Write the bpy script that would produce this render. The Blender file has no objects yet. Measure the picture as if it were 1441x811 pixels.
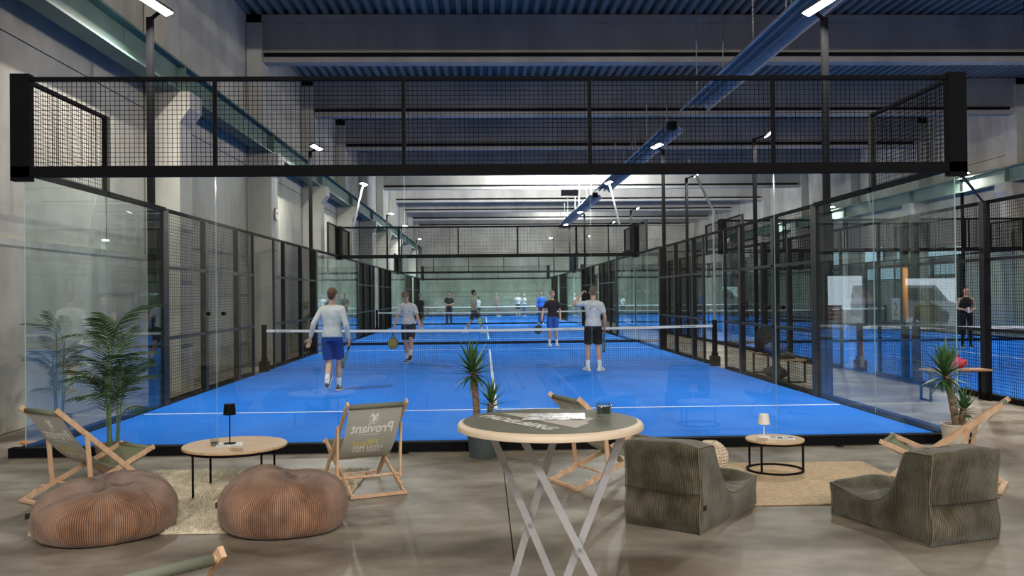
import bpy, math, random
import numpy as np
from mathutils import Vector, Matrix, Euler

R = random.Random(7)
PI = math.pi
sc = bpy.context.scene
C = sc.collection

# ---------------------------------------------------------------- camera
CAM = Vector((-0.15966, -9.3490, 1.64054))
YAW, PIT, ROL, FPX = 0.0325302, 0.0086112, -0.0101509, 1224.98
fw = Vector((math.sin(YAW)*math.cos(PIT), math.cos(YAW)*math.cos(PIT), math.sin(PIT)))
rt0 = Vector((math.cos(YAW), -math.sin(YAW), 0)); up0 = rt0.cross(fw)
rt = math.cos(ROL)*rt0 + math.sin(ROL)*up0
up = -math.sin(ROL)*rt0 + math.cos(ROL)*up0
cd = bpy.data.cameras.new('camera'); cam = bpy.data.objects.new('camera', cd); C.objects.link(cam)
cam.matrix_world = Matrix(((rt.x, up.x, -fw.x, CAM.x), (rt.y, up.y, -fw.y, CAM.y), (rt.z, up.z, -fw.z, CAM.z), (0, 0, 0, 1)))
cd.sensor_width = 36; cd.lens = 36*FPX/1441; cd.clip_end = 300; cd.clip_start = 0.05
sc.camera = cam
# ---------------------------------------------------------------- world, exposure
w = bpy.data.worlds.new('sky'); sc.world = w; w.use_nodes = True
nt = w.node_tree; bg = nt.nodes['Background']
bg.inputs[0].default_value = (0.78, 0.88, 1.0, 1); bg.inputs[1].default_value = 5.0
sc.view_settings.view_transform = 'Standard'; sc.view_settings.look = 'None'
sc.view_settings.gamma = 1; sc.view_settings.exposure = 0.0; sc.view_settings.use_curve_mapping = False
sc.cycles.transparent_max_bounces = 40; sc.cycles.max_bounces = 7; sc.cycles.glossy_bounces = 3
sc.cycles.caustics_reflective = False; sc.cycles.caustics_refractive = False
sc.cycles.sample_clamp_indirect = 6.0
LAMP_W = 300.0       # watts of each LED floodlight over the courts
FILL_FLOOD_W = 500.0      # watts of each fill floodlight added behind the camera, pointing down the hall
FILL_BAY_W = 150.0        # watts of each linear fill lamp added behind the camera
LAMP_COL = (1.0, 0.95, 0.87)

def area_light(parent, loc, target, sx, sy, watts, col=LAMP_COL):
    ld = bpy.data.lights.new('led_light', 'AREA'); ld.shape = 'RECTANGLE'; ld.size = sx; ld.size_y = sy
    ld.energy = watts; ld.color = col
    o = bpy.data.objects.new('led_light', ld); C.objects.link(o)
    o.location = loc; o.rotation_euler = (Vector(target)-Vector(loc)).to_track_quat('-Z', 'Y').to_euler()
    if parent: o.parent = parent
    return o

# ---------------------------------------------------------------- materials
def mat(name, col, rough=.6, metal=0., spec=.5, emit=None, es=0.):
    m = bpy.data.materials.new(name); m.use_nodes = True
    b = m.node_tree.nodes['Principled BSDF']
    b.inputs['Base Color'].default_value = (*col, 1); b.inputs['Roughness'].default_value = rough
    b.inputs['Metallic'].default_value = metal; b.inputs['Specular IOR Level'].default_value = spec
    if emit: b.inputs['Emission Color'].default_value = (*emit, 1); b.inputs['Emission Strength'].default_value = es
    return m
def N(m, t): return m.node_tree.nodes.new(t)
def L(m, a, b): m.node_tree.links.new(a, b)
def noisy(m, c1, c2, scale=4., detail=6., stretch=(1, 1, 1), bump=0., bscale=None, lo=.35, hi=.65, coord='Object', third=None):
    """two colours mixed by noise, plus a bump"""
    b = m.node_tree.nodes['Principled BSDF']
    tc = N(m, 'ShaderNodeTexCoord'); mp = N(m, 'ShaderNodeMapping'); L(m, tc.outputs[coord], mp.inputs[0])
    mp.inputs['Scale'].default_value = stretch
    n = N(m, 'ShaderNodeTexNoise'); n.inputs['Scale'].default_value = scale; n.inputs['Detail'].default_value = detail
    n.inputs['Roughness'].default_value = .6
    L(m, mp.outputs[0], n.inputs[0])
    r = N(m, 'ShaderNodeValToRGB'); L(m, n.outputs['Fac'], r.inputs[0])
    e = r.color_ramp.elements; e[0].position = lo; e[1].position = hi; e[0].color = (*c1, 1); e[1].color = (*c2, 1)
    out = r.outputs[0]
    if third:
        n3 = N(m, 'ShaderNodeTexNoise'); n3.inputs['Scale'].default_value = third[1]; n3.inputs['Detail'].default_value = 5
        L(m, mp.outputs[0], n3.inputs[0])
        r3 = N(m, 'ShaderNodeValToRGB'); L(m, n3.outputs['Fac'], r3.inputs[0])
        r3.color_ramp.elements[0].position = .42; r3.color_ramp.elements[1].position = .62
        r3.color_ramp.elements[0].color = (0, 0, 0, 1); r3.color_ramp.elements[1].color = (1, 1, 1, 1)
        mx = N(m, 'ShaderNodeMix'); mx.data_type = 'RGBA'; mx.blend_type = 'MULTIPLY'
        L(m, r3.outputs[0], mx.inputs['Factor']); L(m, out, mx.inputs['A']); mx.inputs['B'].default_value = (*third[0], 1)
        out = mx.outputs['Result']
    L(m, out, b.inputs['Base Color'])
    if bump:
        n2 = N(m, 'ShaderNodeTexNoise'); n2.inputs['Scale'].default_value = bscale or scale*6; n2.inputs['Detail'].default_value = 4
        L(m, mp.outputs[0], n2.inputs[0])
        bp = N(m, 'ShaderNodeBump'); bp.inputs['Strength'].default_value = bump; bp.inputs['Distance'].default_value = .01
        L(m, n2.outputs['Fac'], bp.inputs['Height']); L(m, bp.outputs[0], b.inputs['Normal'])
    return m

M = {}
M['floor'] = noisy(mat('concrete_floor', (.25, .23, .2), .42, spec=.4), (.155, .13, .10), (.37, .33, .275), 1.3, 9, (1, 1.6, 1), .12, 25, .36, .66, third=((.56, .49, .40), .55))
M['concrete'] = noisy(mat('precast_concrete', (.4, .38, .34), .8), (.36, .34, .29), (.53, .50, .44), .9, 8, (1, 1, .6), .15, 20, third=((.72, .70, .66), .35))
M['column'] = noisy(mat('column_concrete', (.4, .38, .34), .8), (.34, .32, .28), (.45, .43, .38), 1.5, 8, (1, 1, .4), .1, 18)
M['beam'] = noisy(mat('beam_concrete', (.3, .29, .27), .8), (.27, .245, .22), (.36, .33, .295), .8, 6, (1.4, 1, .35), .05, 14)
M['deck'] = noisy(mat('steel_deck', (.2, .22, .25), .6, .1), (.20, .185, .165), (.28, .26, .235), .5, 3, (2, .3, 1))
M['black'] = mat('black_powder_coat', (.005, .005, .006), .7, spec=.08)
M['blackside'] = mat('black_powder_coat_satin', (.007, .007, .008), .45, spec=.25)
M['wire'] = mat('black_wire', (.005, .005, .005), .9, spec=.03)
M['cord'] = mat('net_cord', (.010, .010, .012), .9, spec=.05)
M['white'] = mat('white_band', (.78, .78, .76), .6)
M['green_steel'] = noisy(mat('green_steel', (.07, .12, .10), .65), (.07, .125, .105), (.10, .16, .14), 2, 4)
M['galv'] = noisy(mat('galvanised', (.3, .32, .35), .5, .45), (.22, .22, .225), (.33, .33, .335), 3, 4, (1, .2, 1))
M['alu'] = mat('silver_legs', (.52, .52, .56), .35, .55)
M['lens'] = mat('lamp_lens', (1, 1, 1), .5, emit=(1, .97, .92), es=14)
M['lamp_body'] = mat('lamp_body', (.05, .05, .055), .5)
M['olive_top'] = noisy(mat('table_top_olive', (.09, .09, .065), .5), (.095, .095, .068), (.11, .11, .08), 8, 3)
M['cream'] = mat('cream_rim', (.52, .42, .32), .5)
M['print'] = mat('pale_print', (.40, .37, .32), .6)
M['printl'] = mat('light_print', (.62, .60, .53), .6)
M['printw'] = mat('white_print', (.93, .93, .91), .6)
M['printy'] = mat('yellow_print', (.80, .72, .25), .6)
M['beech'] = noisy(mat('beech_wood', (.55, .35, .22), .5), (.50, .30, .18), (.66, .45, .30), 3, 5, (6, 6, 1), .03)
M['oak'] = noisy(mat('oak_top', (.5, .33, .19), .5), (.46, .29, .16), (.60, .42, .26), 5, 6, (1, 9, 1), .04)
M['canvas_in'] = mat('canvas_olive', (.30, .32, .20), .85)
M['canvas_out'] = mat('canvas_grey', (.55, .55, .51), .85)
M['canvas_roll'] = mat('canvas_roll', (.15, .165, .12), .85)
M['soil'] = mat('soil', (.03, .02, .015), .95)
M['pot_dark'] = mat('pot_dark_grey', (.055, .07, .07), .5)
M['pot_beige'] = mat('pot_beige', (.52, .47, .38), .6)
M['pot_brown'] = mat('pot_brown', (.18, .12, .09), .6)
M['trunk'] = noisy(mat('trunk', (.2, .13, .08), .9), (.10, .06, .04), (.28, .19, .12), 12, 5, (1, 1, 3), .8, 30)
M['leaf'] = noisy(mat('yucca_leaf', (.05, .14, .04), .42), (.018, .06, .02), (.08, .19, .05), 4, 3)
M['palm_leaf'] = noisy(mat('palm_leaf', (.05, .12, .035), .45), (.010, .032, .010), (.045, .095, .025), 3, 3)
M['palm_stem'] = mat('palm_stem', (.09, .15, .05), .5)
M['rug'] = noisy(mat('shaggy_wool', (.6, .52, .38), .95), (.50, .42, .29), (.78, .70, .55), 14, 4)
M['jute'] = noisy(mat('jute', (.5, .36, .22), .9), (.44, .31, .18), (.60, .45, .29), 30, 5, (1, 1, 1), .5, 160)
M['knit'] = noisy(mat('knit_cotton', (.6, .5, .38), .9), (.55, .45, .34), (.72, .62, .50), 20, 3)
M['paper'] = mat('paper', (.72, .72, .70), .6)
M['ink'] = mat('ink', (.12, .12, .13), .6)
M['inkgrey'] = mat('ink_grey', (.38, .38, .40), .6)
M['wax'] = mat('dark_wax', (.03, .05, .04), .3)
M['lamp_white'] = mat('lamp_cream', (.74, .70, .64), .5)
M['redbag'] = noisy(mat('red_fabric', (.5, .02, .05), .7), (.35, .01, .03), (.65, .04, .08), 8, 4)
M['bluebag'] = noisy(mat('navy_fabric', (.05, .09, .28), .7), (.03, .06, .2), (.08, .13, .36), 8, 4)
M['blackbag'] = noisy(mat('black_fabric', (.02, .02, .022), .8), (.012, .012, .013), (.035, .035, .04), 8, 4)
M['orange'] = mat('orange_tube', (.75, .27, .04), .45)
M['ball'] = mat('ball_felt', (.55, .75, .08), .9)
M['clockface'] = mat('clock_face', (.75, .75, .72), .4)
M['bench_wood'] = mat('bench_wood', (.30, .17, .09), .5)
M['asphalt'] = noisy(mat('asphalt', (.3, .3, .3), .9), (.26, .26, .26), (.36, .35, .34), 2, 5)
M['carwhite'] = mat('car_white', (.7, .7, .72), .25)
M['cargrey'] = mat('van_silver', (.62, .64, .67), .25)
M['carglass'] = mat('car_glass', (.03, .035, .04), .1)
M['rubber'] = mat('rubber', (.02, .02, .02), .8)
M['redpaint'] = mat('red_paint', (.6, .05, .04), .5)
M['dirt'] = mat('dark_stain', (.05, .045, .04), .8)
M['windowlight'] = mat('daylit_panel', (.5, .6, .65), .5, emit=(.62, .85, 1.0), es=.42)

for k, tl in (('canvas_in', .5), ('canvas_out', .25)):
    m = M[k]; b = m.node_tree.nodes['Principled BSDF']; o_ = m.node_tree.nodes['Material Output']
    tn = N(m, 'ShaderNodeBsdfTranslucent'); tn.inputs[0].default_value = (.55, .56, .49, 1)
    mx = N(m, 'ShaderNodeMixShader'); mx.inputs[0].default_value = tl; L(m, b.outputs[0], mx.inputs[1]); L(m, tn.outputs[0], mx.inputs[2]); L(m, mx.outputs[0], o_.inputs[0])
# court turf: blue with sandy brushed streaks
m = mat('blue_turf', (.012, .16, .72), .8, spec=.12); M['turf'] = m
noisy(m, (.003, .15, .66), (.008, .20, .78), 1.1, 8, (1, .35, 1), .25, 90, .3, .75)
M['line'] = mat('turf_line', (.8, .82, .84), .7)
M['scuff'] = mat('sand_scuff', (.06, .30, .86), .8)

# glass: transparent + fresnel mirror, symmetric for both sides of the pane
def glass(name, tint, f0=.045):
    m = bpy.data.materials.new(name); m.use_nodes = True; n = m.node_tree.nodes; n.clear()
    lw = n.new('ShaderNodeLayerWeight'); lw.inputs['Blend'].default_value = .5
    pw = n.new('ShaderNodeMath'); pw.operation = 'POWER'; pw.inputs[1].default_value = 5; L(m, lw.outputs['Facing'], pw.inputs[0])
    ml = n.new('ShaderNodeMath'); ml.operation = 'MULTIPLY_ADD'; ml.inputs[1].default_value = 1-f0; ml.inputs[2].default_value = f0
    L(m, pw.outputs[0], ml.inputs[0])
    tr = n.new('ShaderNodeBsdfTransparent'); tr.inputs[0].default_value = (*tint, 1)
    gl = n.new('ShaderNodeBsdfGlossy'); gl.inputs['Roughness'].default_value = 0.0; gl.inputs[0].default_value = (.95, 1, .98, 1)
    mx = n.new('ShaderNodeMixShader'); L(m, ml.outputs[0], mx.inputs[0]); L(m, tr.outputs[0], mx.inputs[1]); L(m, gl.outputs[0], mx.inputs[2])
    o = n.new('ShaderNodeOutputMaterial'); L(m, mx.outputs[0], o.inputs[0]); return m
M['glass'] = glass('court_glass', (.952, .985, .984))
M['cup'] = glass('tumbler_glass', (.93, .95, .94), .06)
M['glass_edge'] = mat('glass_edge', (.45, .62, .60), .15)

def cord(name, dark, light, pitch):
    """corduroy: ribs run along uv.y, spaced along uv.x (metres)"""
    m = mat(name, dark, .85, spec=.15); b = m.node_tree.nodes['Principled BSDF']
    uv = N(m, 'ShaderNodeUVMap'); sp = N(m, 'ShaderNodeSeparateXYZ'); L(m, uv.outputs[0], sp.inputs[0])
    a = N(m, 'ShaderNodeMath'); a.operation = 'MULTIPLY'; a.inputs[1].default_value = 2*PI/pitch; L(m, sp.outputs[0], a.inputs[0])
    s = N(m, 'ShaderNodeMath'); s.operation = 'SINE'; L(m, a.outputs[0], s.inputs[0])
    h = N(m, 'ShaderNodeMath'); h.operation = 'MULTIPLY_ADD'; h.inputs[1].default_value = .5; h.inputs[2].default_value = .5; L(m, s.outputs[0], h.inputs[0])
    tc = N(m, 'ShaderNodeTexCoord'); n = N(m, 'ShaderNodeTexNoise'); n.inputs['Scale'].default_value = 5; n.inputs['Detail'].default_value = 6
    L(m, tc.outputs['Object'], n.inputs[0])
    r = N(m, 'ShaderNodeValToRGB'); L(m, n.outputs['Fac'], r.inputs[0]); e = r.color_ramp.elements
    e[0].position = .38; e[1].position = .68; e[0].color = (*dark, 1); e[1].color = (*light, 1)
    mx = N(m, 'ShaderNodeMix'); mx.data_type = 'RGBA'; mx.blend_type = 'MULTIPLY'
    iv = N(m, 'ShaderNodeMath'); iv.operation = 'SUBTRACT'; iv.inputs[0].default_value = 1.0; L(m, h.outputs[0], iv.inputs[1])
    L(m, iv.outputs[0], mx.inputs['Factor']); L(m, r.outputs[0], mx.inputs['A']); mx.inputs['B'].default_value = (.30, .28, .28, 1)  # shade between the ribs is painted into the base colour
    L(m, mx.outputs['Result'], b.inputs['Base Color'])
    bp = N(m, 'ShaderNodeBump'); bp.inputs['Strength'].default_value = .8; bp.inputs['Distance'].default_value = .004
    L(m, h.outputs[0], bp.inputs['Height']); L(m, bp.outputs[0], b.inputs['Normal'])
    b.inputs['Sheen Weight'].default_value = .25; b.inputs['Sheen Roughness'].default_value = .4
    return m
M['cord_brown'] = cord('brown_corduroy', (.25, .13, .08), (.46, .27, .18), .0135)
M['cord_olive'] = cord('olive_corduroy', (.065, .056, .032), (.20, .18, .125), .0125)
M['piping'] = mat('olive_piping', (.14, .125, .085), .8)
M['base_black'] = mat('beanbag_base', (.01, .01, .01), .9)
_cl = {}
def cloth(col):
    k = tuple(round(c, 3) for c in col)
    if k not in _cl:
        c = Vector(col); m = mat('fabric', col, .85, spec=.2); noisy(m, tuple(c*.88), tuple(c*1.06), 9, 3, (1, 1, 1), .35, 11); _cl[k] = m
    return _cl[k]
M['skin'] = mat('skin', (.52, .30, .21), .55); M['skin2'] = mat('skin_tan', (.36, .20, .13), .55)
M['eye'] = mat('eye', (.03, .02, .02), .3); M['lip'] = mat('lip', (.38, .13, .11), .5)

# ---------------------------------------------------------------- mesh helpers
class MB:
    def __init__(s): s.v = []; s.f = []; s.mi = []; s.uv = None; s.cur = 0
    def add(s, vs, fs, mi=None):
        o = len(s.v); s.v += [tuple(v) for v in vs]
        for f in fs: s.f.append(tuple(i+o for i in f)); s.mi.append(s.cur if mi is None else mi)
        return s
    def box(s, x0, x1, y0, y1, z0, z1, mi=None):
        return s.add([(x0, y0, z0), (x1, y0, z0), (x1, y1, z0), (x0, y1, z0), (x0, y0, z1), (x1, y0, z1), (x1, y1, z1), (x0, y1, z1)],
                     [(0, 3, 2, 1), (4, 5, 6, 7), (0, 1, 5, 4), (1, 2, 6, 5), (2, 3, 7, 6), (3, 0, 4, 7)], mi)
    def bevbox(s, x0, x1, y0, y1, z0, z1, b):
        """box with chamfered vertical and top edges"""
        pts = lambda i, z: [(x0+b+i*0, y0+i, z), (x1-b, y0+i, z), (x1-i, y0+b, z), (x1-i, y1-b, z), (x1-b, y1-i, z), (x0+b, y1-i, z), (x0+i, y1-b, z), (x0+i, y0+b, z)]
        rings = [pts(0, z0), pts(0, z1-b), pts(b*.9, z1)]
        return s.rings(rings)
    def rings(s, rings, capa=True, capb=True, closed=True, mi=None):
        n = len(rings[0]); o = len(s.v)
        for r in rings: s.v += [tuple(v) for v in r]
        for k in range(len(rings)-1):
            for i in range(n if closed else n-1):
                j = (i+1) % n
                s.f.append((o+k*n+i, o+k*n+j, o+(k+1)*n+j, o+(k+1)*n+i)); s.mi.append(s.cur if mi is None else mi)
        if capa: s.f.append(tuple(o+i for i in reversed(range(n)))); s.mi.append(s.cur if mi is None else mi)
        if capb: s.f.append(tuple(o+(len(rings)-1)*n+i for i in range(n))); s.mi.append(s.cur if mi is None else mi)
        return s
    def frame(s, p0, p1, upv=(0, 0, 1)):
        d = (Vector(p1)-Vector(p0)).normalized(); u = Vector(upv)
        if abs(d.dot(u)) > .99: u = Vector((0, 1, 0))
        a = d.cross(u).normalized(); b = a.cross(d).normalized(); return d, a, b
    def bar(s, p0, p1, wd, ht, upv=(0, 0, 1), mi=None):
        d, a, b = s.frame(p0, p1, upv); p0 = Vector(p0); p1 = Vector(p1)
        q = [(-.5, -.5), (.5, -.5), (.5, .5), (-.5, .5)]
        return s.rings([[p+a*(x*wd)+b*(y*ht) for x, y in q] for p in (p0, p1)], mi=mi)
    def tube(s, pts, r, n=10, mi=None, cap=True):
        pts = [Vector(p) for p in pts]; rs = r if isinstance(r, (list, tuple)) else [r]*len(pts)
        rg = []
        for i, p in enumerate(pts):
            a0 = pts[max(i-1, 0)]; a1 = pts[min(i+1, len(pts)-1)]
            d, a, b = s.frame(a0, a1)
            rg.append([p+a*(math.cos(t)*rs[i])+b*(math.sin(t)*rs[i]) for t in [2*PI*k/n for k in range(n)]])
        return s.rings(rg, cap, cap, mi=mi)
    def lathe(s, prof, n=24, c=(0, 0, 0), capa=True, capb=True, mi=None):
        return s.rings([[(c[0]+r*math.cos(2*PI*k/n), c[1]+r*math.sin(2*PI*k/n), c[2]+z) for k in range(n)] for r, z in prof], capa, capb, mi=mi)
    def ell(s, c, r, rot=None, n=12, m=8):
        rg = []
        for i in range(m+1):
            t = -PI/2+PI*i/m; cr = max(math.cos(t), .02)
            ring = []
            for k in range(n):
                a = 2*PI*k/n; v = Vector((r[0]*cr*math.cos(a), r[1]*cr*math.sin(a), r[2]*math.sin(t)))
                if rot is not None: v = rot @ v
                ring.append(Vector(c)+v)
            rg.append(ring)
        return s.rings(rg)
    def cap(s, p0, r0, p1, r1, n=10):
        d, a, b = s.frame(p0, p1); p0 = Vector(p0); p1 = Vector(p1); rg = []
        for t in (-.98, -.7, -.35, 0): rg.append((p0+d*(t*r0), r0*math.sqrt(max(1-t*t, .02))))
        for t in (0, .35, .7, .98): rg.append((p1+d*(t*r1), r1*math.sqrt(max(1-t*t, .02))))
        return s.rings([[p+a*(math.cos(x)*r)+b*(math.sin(x)*r) for x in [2*PI*k/n for k in range(n)]] for p, r in rg])
    def mesh(s, name, mats, smooth=False):
        me = bpy.data.meshes.new(name); me.from_pydata(s.v, [], s.f)
        mats = mats if isinstance(mats, (list, tuple)) else [mats]
        for m_ in mats: me.materials.append(m_)
        if any(s.mi): me.polygons.foreach_set('material_index', s.mi)
        if smooth: me.polygons.foreach_set('use_smooth', [True]*len(me.polygons))
        if s.uv:
            l = me.uv_layers.new(name='UVMap'); idx = np.zeros(len(me.loops), dtype=np.int32); me.loops.foreach_get('vertex_index', idx)
            l.data.foreach_set('uv', np.array(s.uv, dtype=np.float32)[idx].ravel())
        me.update(); return me
    def build(s, name, mats, parent=None, smooth=False, auto=None):
        me = s.mesh(name, mats, smooth or auto is not None)
        o = link(name, me, parent)
        if auto is not None:
            me.set_sharp_from_angle(angle=math.radians(auto))
        return o
def link(name, me, parent=None, loc=None, rot=None, kind=None):
    o = bpy.data.objects.new(name, me); C.objects.link(o)
    if parent is not None: o.parent = parent
    if loc is not None: o.location = loc
    if rot is not None: o.rotation_euler = rot
    if kind: o['kind'] = kind
    return o
def thing(name, label, cat, loc=(0, 0, 0), rz=0, group=None):
    o = bpy.data.objects.new(name, None); C.objects.link(o); o.empty_display_size = .1
    o.location = loc; o.rotation_euler = (0, 0, rz); o['label'] = label; o['category'] = cat
    if group: o['group'] = group
    return o
def tag(o, label, cat, group=None):
    o['label'] = label; o['category'] = cat
    if group: o['group'] = group
    return o
def struct(o, label=None):
    o['kind'] = 'structure'
    if label: o['label'] = label
    return o
# ================================================================ HALL
XL, XR, XR2 = -6.1, 18.25, 24.0
Y0, Y1 = -31.0, 66.5
# floor: slabs of cast concrete with open joints over a dark bed
fl = MB()
xs = [XL-.3, -.004+.0, 24.3]; ys = [Y0-.2, -18.3, -12.0, 3.05, 9.6, 16.2, 22.8, 36, 50, Y1+.3]
f = MB(); f.box(XL-.3, 24.3, Y0-.2, Y1+.3, -.3, -.03)
floor = struct(f.build('floor', M['dirt']), 'brownish grey polished concrete floor with fine joints')
xj = [XL-.3, .012, 6.55, 13.0, 24.3]
for i in range(len(xj)-1):
    for j in range(len(ys)-1):
        g = .004
        q = MB(); q.box(xj[i]+g, xj[i+1]-g, ys[j]+g, ys[j+1]-g, -.04, 0); q.build('floor_slab', M['floor'], floor)
# walls of precast panels
def wall(name, label, a, b, z1, z0=0, zs=(2.4, 5.0), step=6.6, first=0., inward=None, ledge=False, skip=()):
    """panels on the line a->b, each its own child; inward = unit normal into the room"""
    a = Vector((*a, 0)); b = Vector((*b, 0)); d = (b-a); ln = d.length; d.normalize(); nrm = Vector((*inward, 0))
    base = MB(); p = a-nrm*.14; q = b-nrm*.14
    base.rings([[p-nrm*.1, q-nrm*.1, q+nrm*.06, p+nrm*.06], [v+Vector((0, 0, z1)) for v in (p-nrm*.1, q-nrm*.1, q+nrm*.06, p+nrm*.06)]])
    wo = struct(base.build(name, M['dirt']), label)
    cuts = [0]+[first+k*step for k in range(40) if 0 < first+k*step < ln-.5]+[ln]
    hs = [z0]+[z for z in zs if z < z1]+[z1]
    for i in range(len(cuts)-1):
        for j in range(len(hs)-1):
            t = .09 if (j == 0 and ledge) else .05
            g = .009; m_ = MB(); s0 = a+d*(cuts[i]+g)-nrm*.1; s1 = a+d*(cuts[i+1]-g)-nrm*.1
            m_.rings([[s0, s1, s1+nrm*(t+.05), s0+nrm*(t+.05)]]*0 or [[v+Vector((0, 0, hs[j]+g)) for v in (s0, s1, s1+nrm*(t+.05), s0+nrm*(t+.05))],
                                                                   [v+Vector((0, 0, hs[j+1]-g)) for v in (s0, s1, s1+nrm*(t+.05), s0+nrm*(t+.05))]])
            m_.build('wall_panel', M['concrete'], wo)
    return wo
wall('wall_left', 'raw precast concrete wall with columns along the left of the courts', (XL, Y0), (XL, Y1), 9.0, first=6.6*5+4.4-6.6*0, inward=(1, 0), ledge=True)
wall('wall_right', 'concrete panel wall along the far right of the hall', (XR, -4), (XR, Y1), 9.0, first=10.5, inward=(-1, 0), zs=(2.2, 3.5, 6.4))
wall('wall_right', 'concrete panel wall at the right behind the lounge', (XR2, Y0), (XR2, -4), 9.0, first=3, inward=(-1, 0))
wall('wall_right', 'short concrete return wall at the right of the lounge', (XR+.1, -4), (XR2, -4), 9.0, first=3, inward=(0, -1))
wall('wall_back', 'pale concrete panel wall at the far end of the hall', (XL, Y1), (XR, Y1), 9.0, first=3.0, step=6.0, inward=(0, -1), zs=(1.6, 3.2, 4.8, 6.4))
# wall behind the camera with two openings to the yard
D1 = (15.9, 17.7, 2.45); D2 = (19.6, 22.6, 2.3)
for k, (x0, x1, z0, z1) in enumerate([(XL, D1[0], 0, 9), (D1[0], D1[1], D1[2], 9), (D1[1], D2[0], 0, 9), (D2[0], D2[1], D2[2], 9), (D2[1], XR2, 0, 9)]):
    q = MB(); q.box(x0, x1, Y0-.2, Y0, z0, z1)
    if k == 0: wf = struct(q.build('wall_front', M['concrete']), 'concrete wall behind the camera with two open doorways')
    else: q.build('wall_panel', M['concrete'], wf)
for i, d in enumerate((D1, D2)):
    q = MB(); q.bar((d[0], Y0+.02, 0), (d[0], Y0+.02, d[2]), .1, .1); q.bar((d[1], Y0+.02, 0), (d[1], Y0+.02, d[2]), .1, .1); q.bar((d[0], Y0+.02, d[2]), (d[1], Y0+.02, d[2]), .1, .1)
    struct(q.build('door_%d' % (i+1), M['lamp_body']), 'dark frame of the open %s doorway behind the camera' % ('narrow' if i == 0 else 'wide'))
q = MB(); q.box(-40, 60, -75, Y0-.25, -.1, -.02); struct(q.build('yard_ground', M['asphalt']), 'asphalt yard outside the doorways')

# columns on the left wall (wider under the crane rail, a corbel carries it)
COLY = [12.75+6.63*k for k in range(-6, 9)]
def column(y, sx, xw):
    c = MB(); L0 = .65
    def bx(d, z0, z1, yy0=0, yy1=L0): c.box(min(xw, xw+sx*d), max(xw, xw+sx*d), y+yy0, y+yy1, z0, z1)
    bx(.6, 0, 4.75); bx(.38, 5.3, 8.8)
    x0, x1 = xw, xw+sx*.6
    P = [(x0, 4.75), (x1, 4.75), (x1+sx*.18, 5.0), (x1+sx*.18, 5.3), (x0, 5.3)]
    a = [(px, y, pz) for px, pz in P]; b = [(px, y+L0, pz) for px, pz in P]
    c.rings([a, b]); return c
for y in COLY:
    o = struct(column(y, 1, XL+.02).build('concrete_column', M['column']), 'square concrete column with corbel on the left wall')
for y in COLY:
    if y > -3: struct(column(y, -1, XR-.02).build('concrete_column', M['column']), 'square concrete column with corbel on the right wall')
def crane_rail(x, ya, yb, label):
    c = MB(); z = 5.3
    c.box(x-.16, x+.16, ya, yb, z, z+.035); c.box(x-.16, x+.16, ya, yb, z+.5, z+.535); c.box(x-.012, x+.012, ya, yb, z+.03, z+.51)
    c.box(x-.03, x+.03, ya, yb, z+.535, z+.59)
    for y in COLY:
        if ya < y < yb: c.box(x-.155, x+.155, y+.3, y+.33, z+.03, z+.51)
    return struct(c.build('crane_rail', M['green_steel']), label)
crane_rail(-5.62, Y0, Y1, 'green steel crane rail running along the left wall')
crane_rail(17.75, -3.9, Y1, 'green steel crane rail running along the right wall')
# roof beams
for k, y in enumerate(COLY):
    x1 = XR if y > -3 else XR2
    b = MB(); b.box(XL, x1, y+.12, y+.5, 7.62, 8.78); b.box(XL, x1, y+.0, y+.62, 8.6, 8.8)
    bo = struct(b.build('roof_beam', M['beam']), 'deep concrete roof beam spanning the hall')
    p = MB(); p.tube([(XL+.45, y+.06, 7.8), (x1-.6, y+.06, 7.8)], .05, 8); p.build('conduit', M['black'], bo)
# trapezoid steel deck
d = MB(); per = .28; n = int((XR2-XL)/per)+1; prof = []
for k in range(n):
    x = XL+k*per; prof += [(x, 8.82), (x+.11, 8.82), (x+.15, 8.96), (x+.24, 8.96)]
a = [(x, Y0, z) for x, z in prof]; b = [(x, Y1, z) for x, z in prof]
d.rings([a, b], False, False, closed=False)
d.box(XL-.3, XR2+.3, Y0-.2, Y1+.3, 8.99, 9.1)
struct(d.build('ceiling', M['deck']), 'ribbed trapezoid steel deck ceiling between the beams')
# windows in the right wall (daylit translucent panels)
for i, (ya, yb, za, zb) in enumerate([(23.3, 25.9, 3.0, 3.38), (23.3, 25.9, 2.3, 2.85), (27.0, 28.6, 2.95, 3.5), (30.0, 31.8, 3.05, 3.7), (34, 37, 3.05, 3.7), (27.0, 31.8, 2.2, 2.7)]):
    q = MB(); q.box(XR-.12, XR-.045, ya, yb, za, zb); o = struct(q.build('window_%d' % (i+1), M['windowlight']), 'pale daylit translucent window panel in the right wall')
    f = MB()
    for (p0, p1) in (((ya, za), (yb, za)), ((ya, zb), (yb, zb)), ((ya, za), (ya, zb)), ((yb, za), (yb, zb)), (((ya+yb)/2, za), ((ya+yb)/2, zb))):
        f.bar((XR-.05, p0[0], p0[1]), (XR-.05, p1[0], p1[1]), .05, .05)
    f.build('window_frame', M['blackside'], o)
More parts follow.
